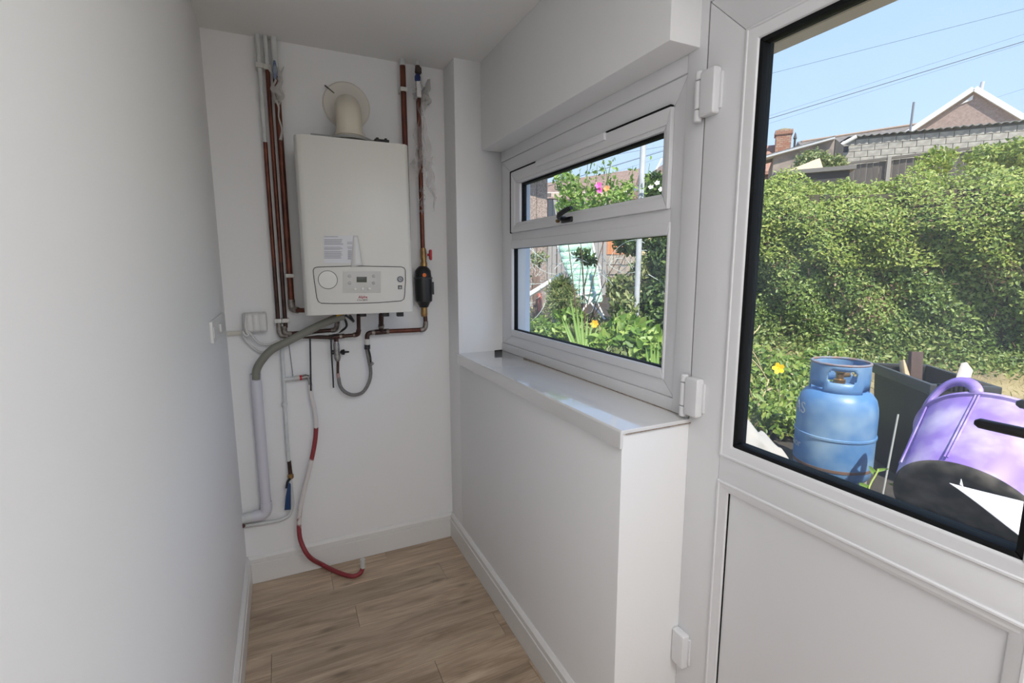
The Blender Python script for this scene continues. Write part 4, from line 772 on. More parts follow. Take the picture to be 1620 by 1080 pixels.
for q5 in (L5, R5):
    dv = (q5-ap)/np.linalg.norm(q5-ap); up = np.cross(dv, GN); up = up if up[2] > 0 else -up
    b = MB(); b.prism([ap+up*0.18, q5+up*0.18, q5-up*0.10, ap-up*0.10], GN*0.25); b.build('barge_board', WHITEP, t, smooth=False)
    b = MB(); b.prism([ap+up*0.22, q5+up*0.22, q5+up*0.06, ap+up*0.06], -GN*6); uvq(b.build('roof', TILE, t, smooth=False))
cpk = ap-UPV*0.62; b = MB(); b.prism([ap-UPV*0.30, cpk-GD*0.55-UPV*0.12, cpk+UPV*0.04-GD*0.02], GN*0.06); b.build('white_gable_peak', WHITEP, t, smooth=False)
v0, v1 = D(1551, 143, ZG+1), D(1556, 122, ZG+1); b = MB(); b.lathe([(0.11, 0), (0.11, np.linalg.norm(v1-v0)), (0.0, np.linalg.norm(v1-v0))], v0-UPV*0.3, v1-v0, n=10); b.build('vent_pipe', mat('vent_grey', (0.45, 0.45, 0.48), 0.5), t)
# long roofs of the terrace behind
def long_roof(name, label, a, c, u_drop, m, back=6.0, wallm=None):
    A, B = np.array(a), np.array(c); d = (B-A)/np.linalg.norm(B-A); n = np.array([d[1], -d[0], 0]); n /= np.linalg.norm(n); n = n if n@(CAM-A) > 0 else -n
    t = thing(name, label, 'house', (A[0], A[1], 2.0)); E0, E1 = A+n*u_drop*1.4-UPV*u_drop, B+n*u_drop*1.4-UPV*u_drop
    K0, K1 = A-n*u_drop*1.4-UPV*u_drop, B-n*u_drop*1.4-UPV*u_drop
    b = MB(); b.add([A, B, E1, E0, K0, K1, E0-UPV*0.15, E1-UPV*0.15, K0-UPV*0.15, K1-UPV*0.15], [(0, 1, 2, 3), (1, 0, 4, 5), (3, 2, 7, 6), (4, 5, 9, 8), (6, 7, 9, 8), (0, 3, 6, 8, 4), (1, 2, 7, 9, 5)]); uvq(b.build('roof', m, t, smooth=False))
    e0, e1, k0, k1 = E0-n*0.4, E1-n*0.4, K0+n*0.4, K1+n*0.4
    b = MB(); b.prism([low(e0), low(e1), e1-UPV*0.16, e0-UPV*0.16], (k0-e0)); b.build('wall', wallm or PEBFAR, t, smooth=False); return t
t = long_roof('terraced_house', 'long slate-roofed building behind the brick chimney', D(1262, 224, 46), D(1470, 193, 44), 3.0, SLATE)
b = MB(); q0 = D(1268, 224, 45.8); q1 = D(1475, 192.3, 43.8); b.tube([q0, q1], 0.10, n=8); b.build('ridge', mat('ridge_tiles', (0.33, 0.24, 0.18), 0.8), t)
t = long_roof('terraced_house', 'far brown tiled roof seen through the open top of the window', D(840, 293, 34), D(1014, 266, 31), 3.0, TILE)
t = long_roof('terraced_house', 'far house roof with white verge right of the grey pole', D(1034, 270, 26), D(1085, 236, 24), 2.4, TILE)
b = MB(); va, vb = D(1033, 279, 25.4), D(1047, 251, 25.4); b.tube([va, vb], 0.05, n=6); b.build('white_verge', WHITEP, t)
# aerial mast
t = thing('aerial_pole', 'thin grey pole standing left of the white-edged gable', 'pole', D(1438, 204, 24)-UPV*2.5); b = MB(); b.lathe([(0.055, 0), (0.055, 0.1), (0.05, D(1442, 163, 24)[2]-D(1438, 204, 24)[2]+2.5)], D(1439, 204, 24)-UPV*2.5, (0.03, 0, 1), n=8); b.build('pole_shaft', mat('pole_grey', (0.20, 0.20, 0.22), 0.5), t)

# block outbuilding with corrugated roof, blocks laid one by one
HB_ = 4.6; BA = np.array([CAM[0]+4.134*HB_, CAM[1]+2.446*HB_, CAM[2]+HB_]); BD = np.array([0.65, -0.76, 0]); BD /= np.linalg.norm(BD); BN = np.array([BD[1], -BD[0], 0])
BA = planept(1343, 221, BA, BN)
def onblk(u, v): return planept(u, v, BA, BN)
t = thing('block_outbuilding', 'grey concrete block outbuilding with a corrugated roof above the hedge', 'building', (BA[0], BA[1], BA[2]-3.0))
BLK = mat('concrete_block', (0.45, 0.42, 0.37), 0.95, col2=(0.33, 0.305, 0.27), scale=5, bump=0.4, bscale=30)
b = MB(); b.prism([BA-BN*0.02+UPV*0.05, BA+BD*7-BN*0.02+UPV*0.05, BA+BD*7-BN*0.02-UPV*3, BA-BN*0.02-UPV*3], -BN*4.5); b.build('mortar_core', mat('mortar_dark', (0.20, 0.185, 0.165), 0.95), t, smooth=False)
bw, bh = 0.395, 0.205; me0 = None
for r in range(7):
    for c in range(18):
        off = (bw/2 if r % 2 else 0); cc = BA+BD*(c*bw+bw/2+off-0.2)-UPV*(r*bh+bh/2+0.02)+BN*random.uniform(-0.006, 0.006)
        if c*bw+off-0.2 > 6.6 or c*bw+off-0.2 < -0.21: continue
        if me0 is None:
            bb = MB(); bb.obox((0, 0, 0), (BD, BN, UPV), (bw/2-0.007, 0.03, bh/2-0.006)); o = bb.build('block', BLK, None, bev=0.004, seg=1, smooth=False); me0 = o.data; bpy.data.objects.remove(o)
        piece('block', me0, t, cc, (random.uniform(-0.01, 0.01), random.uniform(-0.012, 0.012), random.uniform(-0.01, 0.01)))
b = MB(); prof = []; nn = 7*14
for i in range(nn+1): s_ = -0.1+7.2*i/nn; prof.append(BA+BD*s_+BN*0.17+UPV*(0.06+0.035*math.cos(2*math.pi*s_/0.21)))
b.v = [tuple(p) for p in prof]+[tuple(p-BN*5.2+UPV*0.55) for p in prof]; b.f = [(i, i+1, nn+1+i+1, nn+1+i) for i in range(nn)]; b.mi = [0]*nn
b.build('corrugated_roof', mat('asbestos_sheet', (0.20, 0.20, 0.185), 0.85, col2=(0.13, 0.135, 0.125), scale=6), t, solid=0.025, angle=60)
va, vb = onblk(1328, 232), onblk(1352, 219); b = MB(); b.tube([va+BN*0.3, vb+BN*0.3], 0.06, n=8); b.build('verge_pipe', WHITEP, t)
# lean-to with a brick chimney, left of the outbuilding
LA = planept(1224, 246, BA+BN*0.6, BN); LB = planept(1321, 220, BA+BN*0.6, BN)
t = thing('stone_outbuilding', 'old rendered outbuilding with a sloping roof edge beside the block wall', 'building', (LA[0], LA[1], LA[2]-3.0))
STONE = mat('stained_render', (0.33, 0.27, 0.23), 0.95, col2=(0.19, 0.155, 0.14), scale=2.5, bump=0.4, bscale=20)
b = MB(); b.prism([LA, LB, LB-UPV*3.2, LA-UPV*3.0], -BN*3.0); b.build('wall', STONE, t, smooth=False)
EA = planept(1198, 253, BA+BN*0.8, BN); EB = planept(1321, 219, BA+BN*0.8, BN)
b = MB(); b.prism([EA, EB, EB+UPV*0.09, EA+UPV*0.09], -BN*0.5); b.build('roof_edge', mat('fascia_grey', (0.50, 0.51, 0.52), 0.7), t, smooth=False)
b = MB(); b.prism([EA+UPV*0.06, EB+UPV*0.06, EB+UPV*0.10, EA+UPV*0.10], -BN*3.4+UPV*0.3); b.build('roof', SLATE, t, smooth=False)
b = MB(); b.prism([LB+BD*0.02, LB+BD*0.28-UPV*0.25, LB+BD*0.28-UPV*3, LB+BD*0.02-UPV*3], -BN*2.5); b.build('dark_gap_wall', mat('dark_boards', (0.075, 0.07, 0.065), 0.9), t, smooth=False)
BRICK = tile_mat('old_brick', (0.33, 0.14, 0.085), (0.40, 0.27, 0.19), 4.0)
ca = D(1237, 246, 24); cw = 0.33; hc = D(1237, 212, 24)[2]-ca[2]
t = thing('brick_chimney', 'old red brick chimney stack with a mossy crown', 'chimney', ca-UPV*1.5)
b = MB(); b.obox(ca+UPV*(hc/2-0.75), (BD, BN, UPV), (cw, cw, hc/2+0.75)); uvq(b.build('stack', BRICK, t, smooth=False))
b = MB(); b.obox(ca+UPV*(hc-0.02), (BD, BN, UPV), (cw+0.05, cw+0.05, 0.10)); uvq(b.build('brick_crown', BRICK, t, smooth=False))
b = MB(); b.lathe([(cw+0.02, 0), (cw-0.02, 0.07), (0.12, 0.13), (0, 0.14)], ca+UPV*(hc+0.08), n=12); b.build('mossy_flaunching', mat('moss_mortar', (0.30, 0.26, 0.15), 0.95, col2=(0.20, 0.20, 0.12), scale=14), t)
t = thing('flue_pipe', 'short dark flue pipe beside the brick chimney', 'pipe', D(1257, 229, 24)-UPV*1.0); b = MB(); b.lathe([(0.05, 0), (0.05, 1.25), (0.085, 1.3), (0.04, 1.5), (0, 1.6)], D(1257, 229, 24)-UPV*1.0, n=8); b.build('flue_shaft', mat('flue_dark', (0.09, 0.08, 0.08), 0.7), t)
t = long_roof('tiled_house', 'low red tiled roof at the left edge behind the brick chimney', D(1170, 234, 25), D(1240, 228, 24.5), 1.6, tile_mat('red_tiles', (0.42, 0.22, 0.15), (0.34, 0.19, 0.14), 3.0))
# dark board fence and shed under the block wall (boards one by one)
HF = 3.2; FA = np.array([CAM[0]+5.17*HF, CAM[1]+3.135*HF, CAM[2]+HF]); FDIR = np.array([0.353, -0.936, 0]); FDIR /= np.linalg.norm(FDIR); FNr = np.array([FDIR[1], -FDIR[0], 0])
t = thing('dark_board_fence', 'weathered dark board fence below the concrete block wall', 'fence', (FA[0], FA[1], FA[2]-2.2))
DB = mat('weathered_boards', (0.14, 0.12, 0.105), 0.9, col2=(0.09, 0.08, 0.075), scale=6, stretch=(1, 1, 0.2))
me1 = None; PA = planept(1338, 262, FA, FNr); PB_ = planept(1630, 227, FA, FNr); Ln = (PB_-PA)@FDIR; nb = int(Ln/0.16)+4
for i in range(nb):
    if me1 is None:
        bb = MB(); bb.obox((0, 0, 0), (FDIR, FNr, UPV), (0.076, 0.011, 1.1)); o = bb.build('board', DB, None, smooth=False); me1 = o.data; bpy.data.objects.remove(o)
    piece('board', me1, t, PA+FDIR*(i*0.16)+UPV*(-1.1-random.uniform(0, 0.02)+(PB_[2]-PA[2])*i/nb)+FNr*(0.008*(i % 2)))
b = MB(); b.prism([PA+UPV*0.02, PB_+FDIR*0.5+UPV*0.02, PB_+FDIR*0.5+UPV*0.09, PA+UPV*0.09], FNr*0.08); b.build('top_rail', mat('rail_dark', (0.17, 0.15, 0.13), 0.9), t, smooth=False)
for u in (1407, 1612): c_ = planept(u, 262, FA, FNr); b = MB(); b.obox(c_-UPV*0.6+FNr*0.06, (FDIR, FNr, UPV), (0.045, 0.04, 0.85)); b.build('post', mat('grey_post', (0.36, 0.33, 0.29), 0.9), t, smooth=False)
# shed with a pale sheet on its roof
SA = D(1233, 272, 11.5); SB_ = D(1345, 262, 11.0); sdv = SB_-SA; sdv[2] = 0; sdv /= np.linalg.norm(sdv); sn = np.array([sdv[1], -sdv[0], 0]); sn = sn if sn@(CAM-SA) > 0 else -sn
t = thing('garden_shed', 'low dark shed behind the hedge with a pale sheet on its roof', 'shed', (SA[0], SA[1], SA[2]-2.2))
b = MB(); b.prism([SA-UPV*0.06, SB_-UPV*0.06, np.array([SB_[0], SB_[1], SA[2]-2.2]), np.array([SA[0], SA[1], SA[2]-2.2])], -sn*1.6); b.build('shed_wall', mat('shed_dark', (0.055, 0.05, 0.05), 0.9), t, smooth=False)
b = MB(); b.prism([SA-sdv*0.1+sn*0.1, SB_+sdv*0.1+sn*0.1, SB_+sdv*0.1+sn*0.1-UPV*0.09, SA-sdv*0.1+sn*0.1-UPV*0.09], -sn*1.8); b.build('roof_felt', mat('roof_felt', (0.16, 0.15, 0.14), 0.9), t, smooth=False)
b = MB(); b.prism([D(1249, 271, 11.5), D(1302, 268, 11.2), D(1297, 252, 12.0), D(1290, 254, 12.1)], UPV*0.03); b.build('pale_sheet', mat('pale_ply', (0.62, 0.46, 0.29), 0.8), t, smooth=False)

# overhead wires
WIRE = mat('wire_grey', (0.10, 0.11, 0.13), 0.6)
def wire(label, a, c, r, Za, Zc):
    A, B = D(*a, Za), D(*c, Zc); A, B = A+(A-B)*1.2, B+(B-A)*0.8; pts = [A+(B-A)*k/16-UPV*0.0*(k*(16-k)) for k in range(17)]
    t = thing('overhead_wire', label, 'wire', A); b = MB(); b.tube(pts, r, n=5); b.build('wire_span', WIRE, t, angle=180)
wire('topmost thin overhead wire crossing the blue sky', (1205, 120), (1620, 14), 0.006, 17, 14)
wire('dark thick overhead wire, middle of the close lower bunch', (1205, 191.5), (1620, 65.5), 0.011, 17, 14)
wire('faint wire just above the thick dark overhead wire', (1205, 187), (1620, 54), 0.004, 18, 15)
wire('faint wire just below the thick dark overhead wire', (1205, 199), (1620, 68.5), 0.004, 18, 15)
wire('short faint wire right of the gable above its white barge board', (1580, 153), (1640, 134), 0.006, 32, 30)
wire('wire beside the grey pole in the window, upper', (972, 245), (1052, 231), 0.005, 14, 13.2)

# ---- garden seen through the window
# pebbledashed rear extension of the next house
yw = 4.6; e0 = PY(866, 330, yw); t = thing('neighbour_extension', 'pebbledashed house wall at the left edge of the window view', 'house', (e0[0], yw, 0.4))
xs = [1.5, PY(849, 320, yw)[0], e0[0]]
b = MB(); b.box((1.4, yw, 0.2), (xs[1]-0.006, yw+4, 3.4)); b.build('wall', PEBBLE, t, smooth=False)
b = MB(); b.box((xs[1]+0.006, yw+0.004, 0.2), (xs[2], yw+4, 3.4)); b.build('wall_end', PEBBLE, t, smooth=False)
b = MB(); b.box((xs[1]-0.012, yw+0.02, 0.2), (xs[1]+0.012, yw+3, 3.4)); b.build('joint', mat('joint_grey', (0.12, 0.10, 0.09), 0.9), t, smooth=False)
b = MB(); b.prism([(1.3, yw-0.32, 3.34), (xs[2]+0.25, yw-0.32, 2.9), (xs[2]+0.25, yw+4.2, 2.9), (1.3, yw+4.2, 3.34)], (0, 0, 0.12)); b.build('roof', SLATE, t, smooth=False)
# grey board gate between house and pole, then tin-roof shed
yg = 5.0; g0, g1 = PY(866, 312, yg), PY(962, 312, yg)
t = thing('grey_board_fence', 'grey vertical board fence beside the pebbledashed wall', 'fence', (g0[0], yg, 0.7)); GB = mat('grey_boards', (0.42, 0.40, 0.39), 0.85, col2=(0.30, 0.285, 0.28), scale=7, stretch=(1, 1, 0.15)); n_ = 13; wd = (g1[0]-g0[0])/n_; me2 = None
for i in range(n_):
    if me2 is None: bb = MB(); bb.box((-wd/2+0.008, -0.012, 0), (wd/2-0.008, 0.012, g0[2]-0.75)); o = bb.build('board', GB, None, smooth=False); me2 = o.data; bpy.data.objects.remove(o)
    piece('board', me2, t, (g0[0]+wd*(i+0.5), yg+0.012*(i % 2), 0.72))
b = MB(); b.box((g0[0], yg+0.02, 1.2), (g1[0], yg+0.06, 1.3)); b.build('rail', GB, t, smooth=False)
r0, r1 = PY(868, 309, 6.2), PY(975, 306, 6.2); t = thing('tin_roof_shed', 'shed with a flat pale roof edge behind the roses', 'shed', (r0[0], 6.2, 0.8))
b = MB(); b.box((r0[0]+0.1, 6.35, 0.8), (r1[0]-0.1, 8.0, r0[2]-0.03)); b.build('shed_wall', mat('shed_brown', (0.12, 0.09, 0.07), 0.9), t, smooth=False)
b = MB(); b.prism([(r0[0], 6.1, r0[2]-0.04), (r1[0], 6.1, r1[2]-0.06), (r1[0], 6.1, r1[2]+0.02), (r0[0], 6.1, r0[2]+0.03)], (0, 2.2, 0.3)); b.build('roof', mat('tin_roof', (0.55, 0.44, 0.36), 0.7), t, smooth=False)
# orange boards over a block plinth, dark post
yo = 6.1; o0, o1 = PY(948, 402, yo), PY(1003, 370, yo)
t = thing('orange_fence', 'orange stained board fence above the grey block plinth', 'fence', (o0[0], yo, 0.8)); OB = mat('orange_boards', (0.62, 0.27, 0.13), 0.8, col2=(0.45, 0.19, 0.09), scale=6); n_ = 10; wd = (o1[0]-o0[0])/n_; me3 = None
for i in range(n_):
    if me3 is None: bb = MB(); bb.box((-wd/2+0.006, -0.015, 0), (wd/2-0.006, 0.015, 0.9)); o = bb.build('board', OB, None, smooth=False); me3 = o.data; bpy.data.objects.remove(o)
    piece('board', me3, t, (o0[0]+wd*(i+0.5), yo+0.01*(i % 2), o0[2]))
zt_ = o0[2]-0.02; t = thing('block_plinth', 'grey concrete block wall beneath the orange fence', 'wall', (o0[0], yo, 0.7)); me4 = None; bw, bh = 0.30, 0.20
for r in range(4):
    for c in range(8):
        if me4 is None: bb = MB(); bb.box((-bw/2+0.006, -0.05, -bh/2+0.006), (bw/2-0.006, 0.05, bh/2-0.006)); o = bb.build('block', mat('plinth_block', (0.42, 0.36, 0.31), 0.95, col2=(0.33, 0.28, 0.24), scale=6), None, bev=0.004, seg=1, smooth=False); me4 = o.data; bpy.data.objects.remove(o)
        piece('block', me4, t, (o0[0]-0.15+c*bw+(bw/2 if r % 2 else 0), yo-0.03, zt_-bh/2-r*bh))
b = MB(); b.box((o0[0]-0.3, yo-0.03, zt_-0.8), (o0[0]+2.2, yo+0.03, zt_-0.005)); b.build('mortar_core', mat('mortar_dark', (0.2, 0.185, 0.165), 0.95), t, smooth=False)
dp = PY(936, 410, 5.3); t = thing('dark_post', 'dark timber post left of the orange fence', 'post', (dp[0], 5.3, 0.8)); b = MB(); b.box((dp[0]-0.085, 5.24, 0.75), (dp[0]+0.085, 5.36, 2.0)); b.build('post_shaft', mat('tarred_timber', (0.07, 0.06, 0.055), 0.9), t, bev=0.01)
# folding garden lounger with mint green ribbed cushion
GREEN = mat('mint_cushion', (0.36, 0.60, 0.47), 0.7, col2=(0.46, 0.66, 0.54), scale=5)
ch = thing('garden_chair', 'white framed folding garden chair with mint green ribbed cushion', 'chair', D(930, 495, 6.7))
def cushion(P, name, nrib, amp=0.02):
    a, b_, c, d = [np.array(p) for p in P]
    def fn(s, t): return (a*(1-s)+b_*s)*(1-t)+(d*(1-s)+c*s)*t - F_*(amp*abs(math.sin(math.pi*nrib*t)) + 0.015*math.sin(math.pi*s))
    m = MB(); m.grid(fn, 6, nrib*8); return m.build(name, GREEN, ch, solid=0.04, angle=80)
cushion((D(884, 388, 6.9), D(935, 380, 6.9), D(937, 410, 6.85), D(888, 412, 6.85)), 'head_cushion', 2, 0.035)
cushion((D(888, 411, 6.85), D(940, 408, 6.85), D(948, 462, 6.6), D(912, 464, 6.6)), 'back_cushion', 6, 0.03)
cushion((D(911, 460, 6.62), D(950, 458, 6.62), D(953, 478, 6.5), D(921, 481, 6.5)), 'seat_cushion', 2, 0.02)
for P in ([(882, 388, 6.93), (910, 466, 6.62)], [(937, 380, 6.93), (951, 460, 6.6)]): b = MB(); b.tube([D(*q) for q in P], 0.014, n=8); b.build('side_rail', WHITEP, ch)
b = MB(); b.tube([D(914, 467, 6.5), D(950, 461, 6.5)], 0.013, n=8); b.build('front_rail', WHITEP, ch)
for P in ([(946, 461, 6.5), (914, 500, 6.3)], [(921, 463, 6.5), (957, 505, 6.3)], [(938, 466, 6.7), (955, 499, 6.7)], [(918, 466, 6.72), (908, 497, 6.7)]): b = MB(); b.tube([D(*q) for q in P], 0.013, n=8); b.build('leg', WHITEP, ch)
# white handrail and its post
hr = thing('white_handrail', 'sloping white handrail on a mottled white post in the garden', 'handrail', D(877, 525, 5.4))
b = MB(); b.tube([D(795, 495, 5.2), D(826, 473, 5.25), D(887, 435, 5.4)], 0.026, n=12); b.build('rail', WHITEP, hr)
b = MB(); b.tube([D(875, 441, 5.42), D(877, 530, 5.42)], 0.022, n=10); b.build('post', mat('mottled_post', (0.62, 0.62, 0.60), 0.8, col2=(0.30, 0.31, 0.29), scale=18), hr)
b = MB(); q_ = D(798, 494, 5.2); b.tube([q_, np.array([q_[0], q_[1], gz(q_[0], q_[1])])], 0.022, n=10); b.build('post', WHITEP, hr)
# tall grey white pole
q0, q1 = D(1006, 500, 4.9), D(1018, 222, 4.9); t = thing('clothes_pole', 'tall pale grey pole rising past the window above the flowers', 'pole', (q0[0], q0[1], gz(q0[0], q0[1])))
b = MB(); b.tube([(q0[0], q0[1], gz(q0[0], q0[1])-0.05), q0+(q1-q0)*0.45, q1, q1+(q1-q0)*0.4], [0.026, 0.028, 0.029, 0.028], n=14); b.build('pole_shaft', mat('galvanised', (0.50, 0.51, 0.52), 0.6, col2=(0.38, 0.39, 0.40), scale=9), t)
# red stake and brown post by the wall
t = thing('red_post', 'short red-topped post by the pebbledashed wall', 'post', D(853, 490, 6.2)); b = MB(); b.tube([D(853, 464, 6.2), D(855, 492, 6.2)], 0.030, n=8); b.build('red_top', mat('faded_red', (0.50, 0.14, 0.10), 0.7), t); 
t = thing('brown_post', 'brown timber post leaning beside the red post', 'post', D(846, 500, 6.3)); b = MB(); b.obox((D(848, 441, 6.3)+D(850, 500, 6.3))/2, (R_, F_, D(848, 441, 6.3)-D(850, 500, 6.3)), (0.05, 0.04, 0.27)); b.build('post_shaft', mat('brown_timber', (0.16, 0.11, 0.09), 0.9), t, bev=0.01)
# loose wire netting
NET = mat('green_grey_wire', (0.60, 0.66, 0.62), 0.5); nb_ = MB()
for i in range(120):
    u = 820+RNG.uniform(0, 240); v = 400+RNG.uniform(0, 80) if u > 930 else 390+RNG.uniform(0, 100); Z = 5.6+RNG.uniform(-0.4, 0.4); p = D(u, v, Z); r = RNG.uniform(0.06, 0.30); a0 = RNG.uniform(0, 6.28); sp = RNG.uniform(1.2, 3.0); e1 = RNG.normal(0, 1, 3); e1 /= np.linalg.norm(e1); e2 = np.cross(e1, RNG.normal(0, 1, 3)); e2 /= np.linalg.norm(e2)
    nb_.tube([p+r*(math.cos(a0+sp*k/8)*e1+math.sin(a0+sp*k/8)*e2) for k in range(9)], 0.0028, n=4, caps=False)
t = thing('wire_netting', 'tangle of loose grey wire netting around the garden chair', 'netting', D(930, 500, 5.6)); nb_.build('wire_strands', NET, t)['kind'] = 'stuff'

# ---- plants
LEAF_BRIGHT = leaf_mat('bright_leaf', [(0.0, (0.10, 0.20, 0.03)), (0.5, (0.22, 0.36, 0.06)), (1.0, (0.42, 0.52, 0.14))])
LEAF_DARK = leaf_mat('dark_leaf', [(0.0, (0.02, 0.045, 0.012)), (0.6, (0.06, 0.12, 0.025)), (1.0, (0.18, 0.27, 0.06))])
LEAF_OLIVE = leaf_mat('olive_leaf', [(0.0, (0.10, 0.15, 0.05)), (0.5, (0.24, 0.30, 0.10)), (1.0, (0.45, 0.44, 0.20))])
def cloud(c, rad, n):
    d = RNG.normal(0, 1, (n, 3)); d /= np.linalg.norm(d, axis=1)[:, None]; r = RNG.uniform(0.55, 1.05, n)[:, None]
    return np.array(c)+d*r*np.array(rad), d
def bush(name, label, cat, blobs, n, size, m, stems=6, aspect=0.5, group=None):
    base = np.array(blobs[0][0]); g = gz(base[0], base[1]); t = thing(name, label, cat, (base[0], base[1], g), group); P, Nn = [], []
    vol = [b_[1][0]*b_[1][2] for b_ in blobs]
    for (c, rad), vv in zip(blobs, vol):
        p, d = cloud(c, rad, max(20, int(n*vv/sum(vol)))); P.append(p); Nn.append(d)
    P = np.vstack(P); Nn = np.vstack(Nn); k = P[:, 2] > 0.35; leaf_mesh('foliage', P[k], Nn[k], size, m, t, spread=0.8, aspect=aspect)['kind'] = 'stuff'
    s = MB()
    for i in range(stems):
        c, rad = blobs[i % len(blobs)]; s.tube([(base[0]+0.05*math.cos(i), base[1]+0.05*math.sin(i), g), (np.array((base[0], base[1], g))+np.array(c))/2+RNG.normal(0, 0.04, 3), np.array(c)+RNG.normal(0, 0.3, 3)*np.array(rad)], [0.007, 0.005, 0.003], n=5, smooth=3)
    s.build('stems', TWIG, t); return t
def pb(u, v, Z, ru, rv, rd=None):      # a leaf ball from its picture size at a depth
    k = Z/F_PX; return (D(u, v, Z), (ru*k*1.0, (rd or ru)*k, rv*k))
t = bush('flowering_shrub', 'dark dense shrub with white flowers at the right of the window', 'shrub', [pb(1045, 320, 5.6, 34, 45), pb(1060, 420, 5.4, 40, 60), pb(1035, 300, 5.7, 20, 25), pb(1050, 480, 5.2, 40, 40), pb(1052, 530, 5.0, 38, 46)], 12500, 0.06, LEAF_DARK)
PET = mat('white_petal', (0.80, 0.80, 0.76), 0.6)
def flower(par, c, r, m, n=5, nrm=None, name='flower'):
    b = MB(); nrm = np.array(nrm if nrm is not None else (-0.7, -0.6, 0.4)); nrm = nrm/np.linalg.norm(nrm); a = np.cross(nrm, UPV); a /= np.linalg.norm(a); e = np.cross(nrm, a); c = np.array(c)
    for k in range(n):
        th = 2*math.pi*k/n; d = math.cos(th)*a+math.sin(th)*e; s = -math.sin(th)*a+math.cos(th)*e
        b.add([c, c+d*r*0.5+s*r*0.42+nrm*r*0.25, c+d*r*1.0+s*r*0.25+nrm*r*0.42, c+d*r*1.0-s*r*0.25+nrm*r*0.42, c+d*r*0.5-s*r*0.42+nrm*r*0.25], [(0, 1, 2, 3, 4)])
    b.lathe([(r*0.16, 0), (r*0.12, r*0.15), (0, r*0.2)], c, nrm, n=8); return b.build(name, m, par, angle=80)
for u, v in ((1000, 296), (1004, 299), (1016, 301), (1030, 296), (1040, 290), (988, 302), (1046, 300)): flower(t, D(u, v, 5.1), 0.028, PET)
t = bush('rose_bush', 'leafy rose bush with pink and orange blooms outside the window', 'shrub', [pb(925, 322, 4.7, 28, 16), pb(900, 320, 4.8, 22, 22), pb(965, 318, 4.7, 34, 17), pb(895, 288, 5.0, 20, 16), pb(985, 305, 4.8, 20, 18), pb(930, 300, 4.9, 20, 10)], 1250, 0.055, LEAF_BRIGHT, stems=3)
flower(t, D(947, 294, 4.5), 0.034, mat('pink_petal', (0.80, 0.10, 0.36), 0.6)); flower(t, D(949, 302, 4.5), 0.030, mat('pink_petal', (0.80, 0.10, 0.36), 0.6)); flower(t, D(960, 299, 4.5), 0.030, mat('orange_petal', (0.85, 0.28, 0.08), 0.6))
b = MB(); P, Nn = [], []
for (u0, v0, u1, v1) in ((900, 300, 886, 262), (905, 300, 905, 255), (930, 300, 930, 250), (958, 285, 953, 252), (960, 285, 972, 248), (965, 290, 975, 268), (1000, 290, 1001, 262), (912, 300, 918, 268), (1020, 300, 1028, 258), (940, 300, 945, 260)):
    A, B = D(u0, v0+12, 4.8), D(u1, v1, 4.7); b.tube([A, (A+B)/2+RNG.normal(0, 0.02, 3), B], [0.006, 0.004, 0.002], n=5, smooth=4)
    for k in range(16): P.append(A+(B-A)*RNG.uniform(0.1, 1.0)+RNG.normal(0, 0.022, 3)); Nn.append(RNG.normal(0, 1, 3))
b.build('tall_shoots', mat('green_stem', (0.20, 0.26, 0.08), 0.7), t)['kind'] = 'stuff'; leaf_mesh('shoot_leaves', np.array(P), np.array(Nn), 0.05, LEAF_BRIGHT, t)['kind'] = 'stuff'
bush('climbing_shrub', 'shrub with dark leafy branches hanging in front of the green chair', 'shrub', [pb(921, 403, 5.6, 13, 8), pb(932, 412, 5.5, 11, 8), pb(1000, 385, 5.6, 30, 16)], 900, 0.06, LEAF_DARK)
bush('ornamental_grass', 'round clump of fine yellowish grass left of the garden chair', 'plant', [pb(888, 466, 5.2, 16, 24), pb(893, 482, 5.1, 16, 16)], 2600, 0.12, LEAF_OLIVE, aspect=0.10)
bush('leafy_shrub', 'loose bright green shrub between garden chair and tall pole', 'shrub', [pb(981, 458, 5.2, 20, 26), pb(990, 490, 5.0, 24, 24), pb(1014, 440, 5.4, 16, 38)], 1900, 0.06, LEAF_OLIVE)
bush('climbing_plant', 'sparse climber on the pebbledashed wall', 'plant', [pb(828, 440, 6.2, 10, 30), pb(852, 408, 6.3, 14, 10), pb(826, 475, 6.0, 10, 16)], 500, 0.06, LEAF_OLIVE)
def low_bed(name, label, blobs, n, size, m, aspect=0.55): return bush(name, label, 'plant', blobs, n, size, m, stems=8, aspect=aspect)
low_bed('garden_weeds', 'broad-leaved green weeds low behind the right of the window', [pb(985, 520, 3.9, 24, 20), pb(1005, 540, 3.7, 30, 26), pb(1030, 560, 3.5, 26, 28), pb(960, 545, 3.8, 20, 18)], 1500, 0.085, LEAF_BRIGHT)
low_bed('garden_weeds', 'low sunny weeds along the left of the window bottom', [pb(850, 515, 5.2, 26, 12), pb(880, 525, 4.8, 30, 12), pb(900, 500, 5.0, 26, 10)], 1300, 0.06, LEAF_BRIGHT)
low_bed('garden_weeds', 'mixed weeds around the orange flower below the chair', [pb(945, 535, 4.2, 26, 12), pb(922, 522, 4.6, 24, 8), pb(980, 560, 3.7, 26, 16)], 1400, 0.055, LEAF_OLIVE)
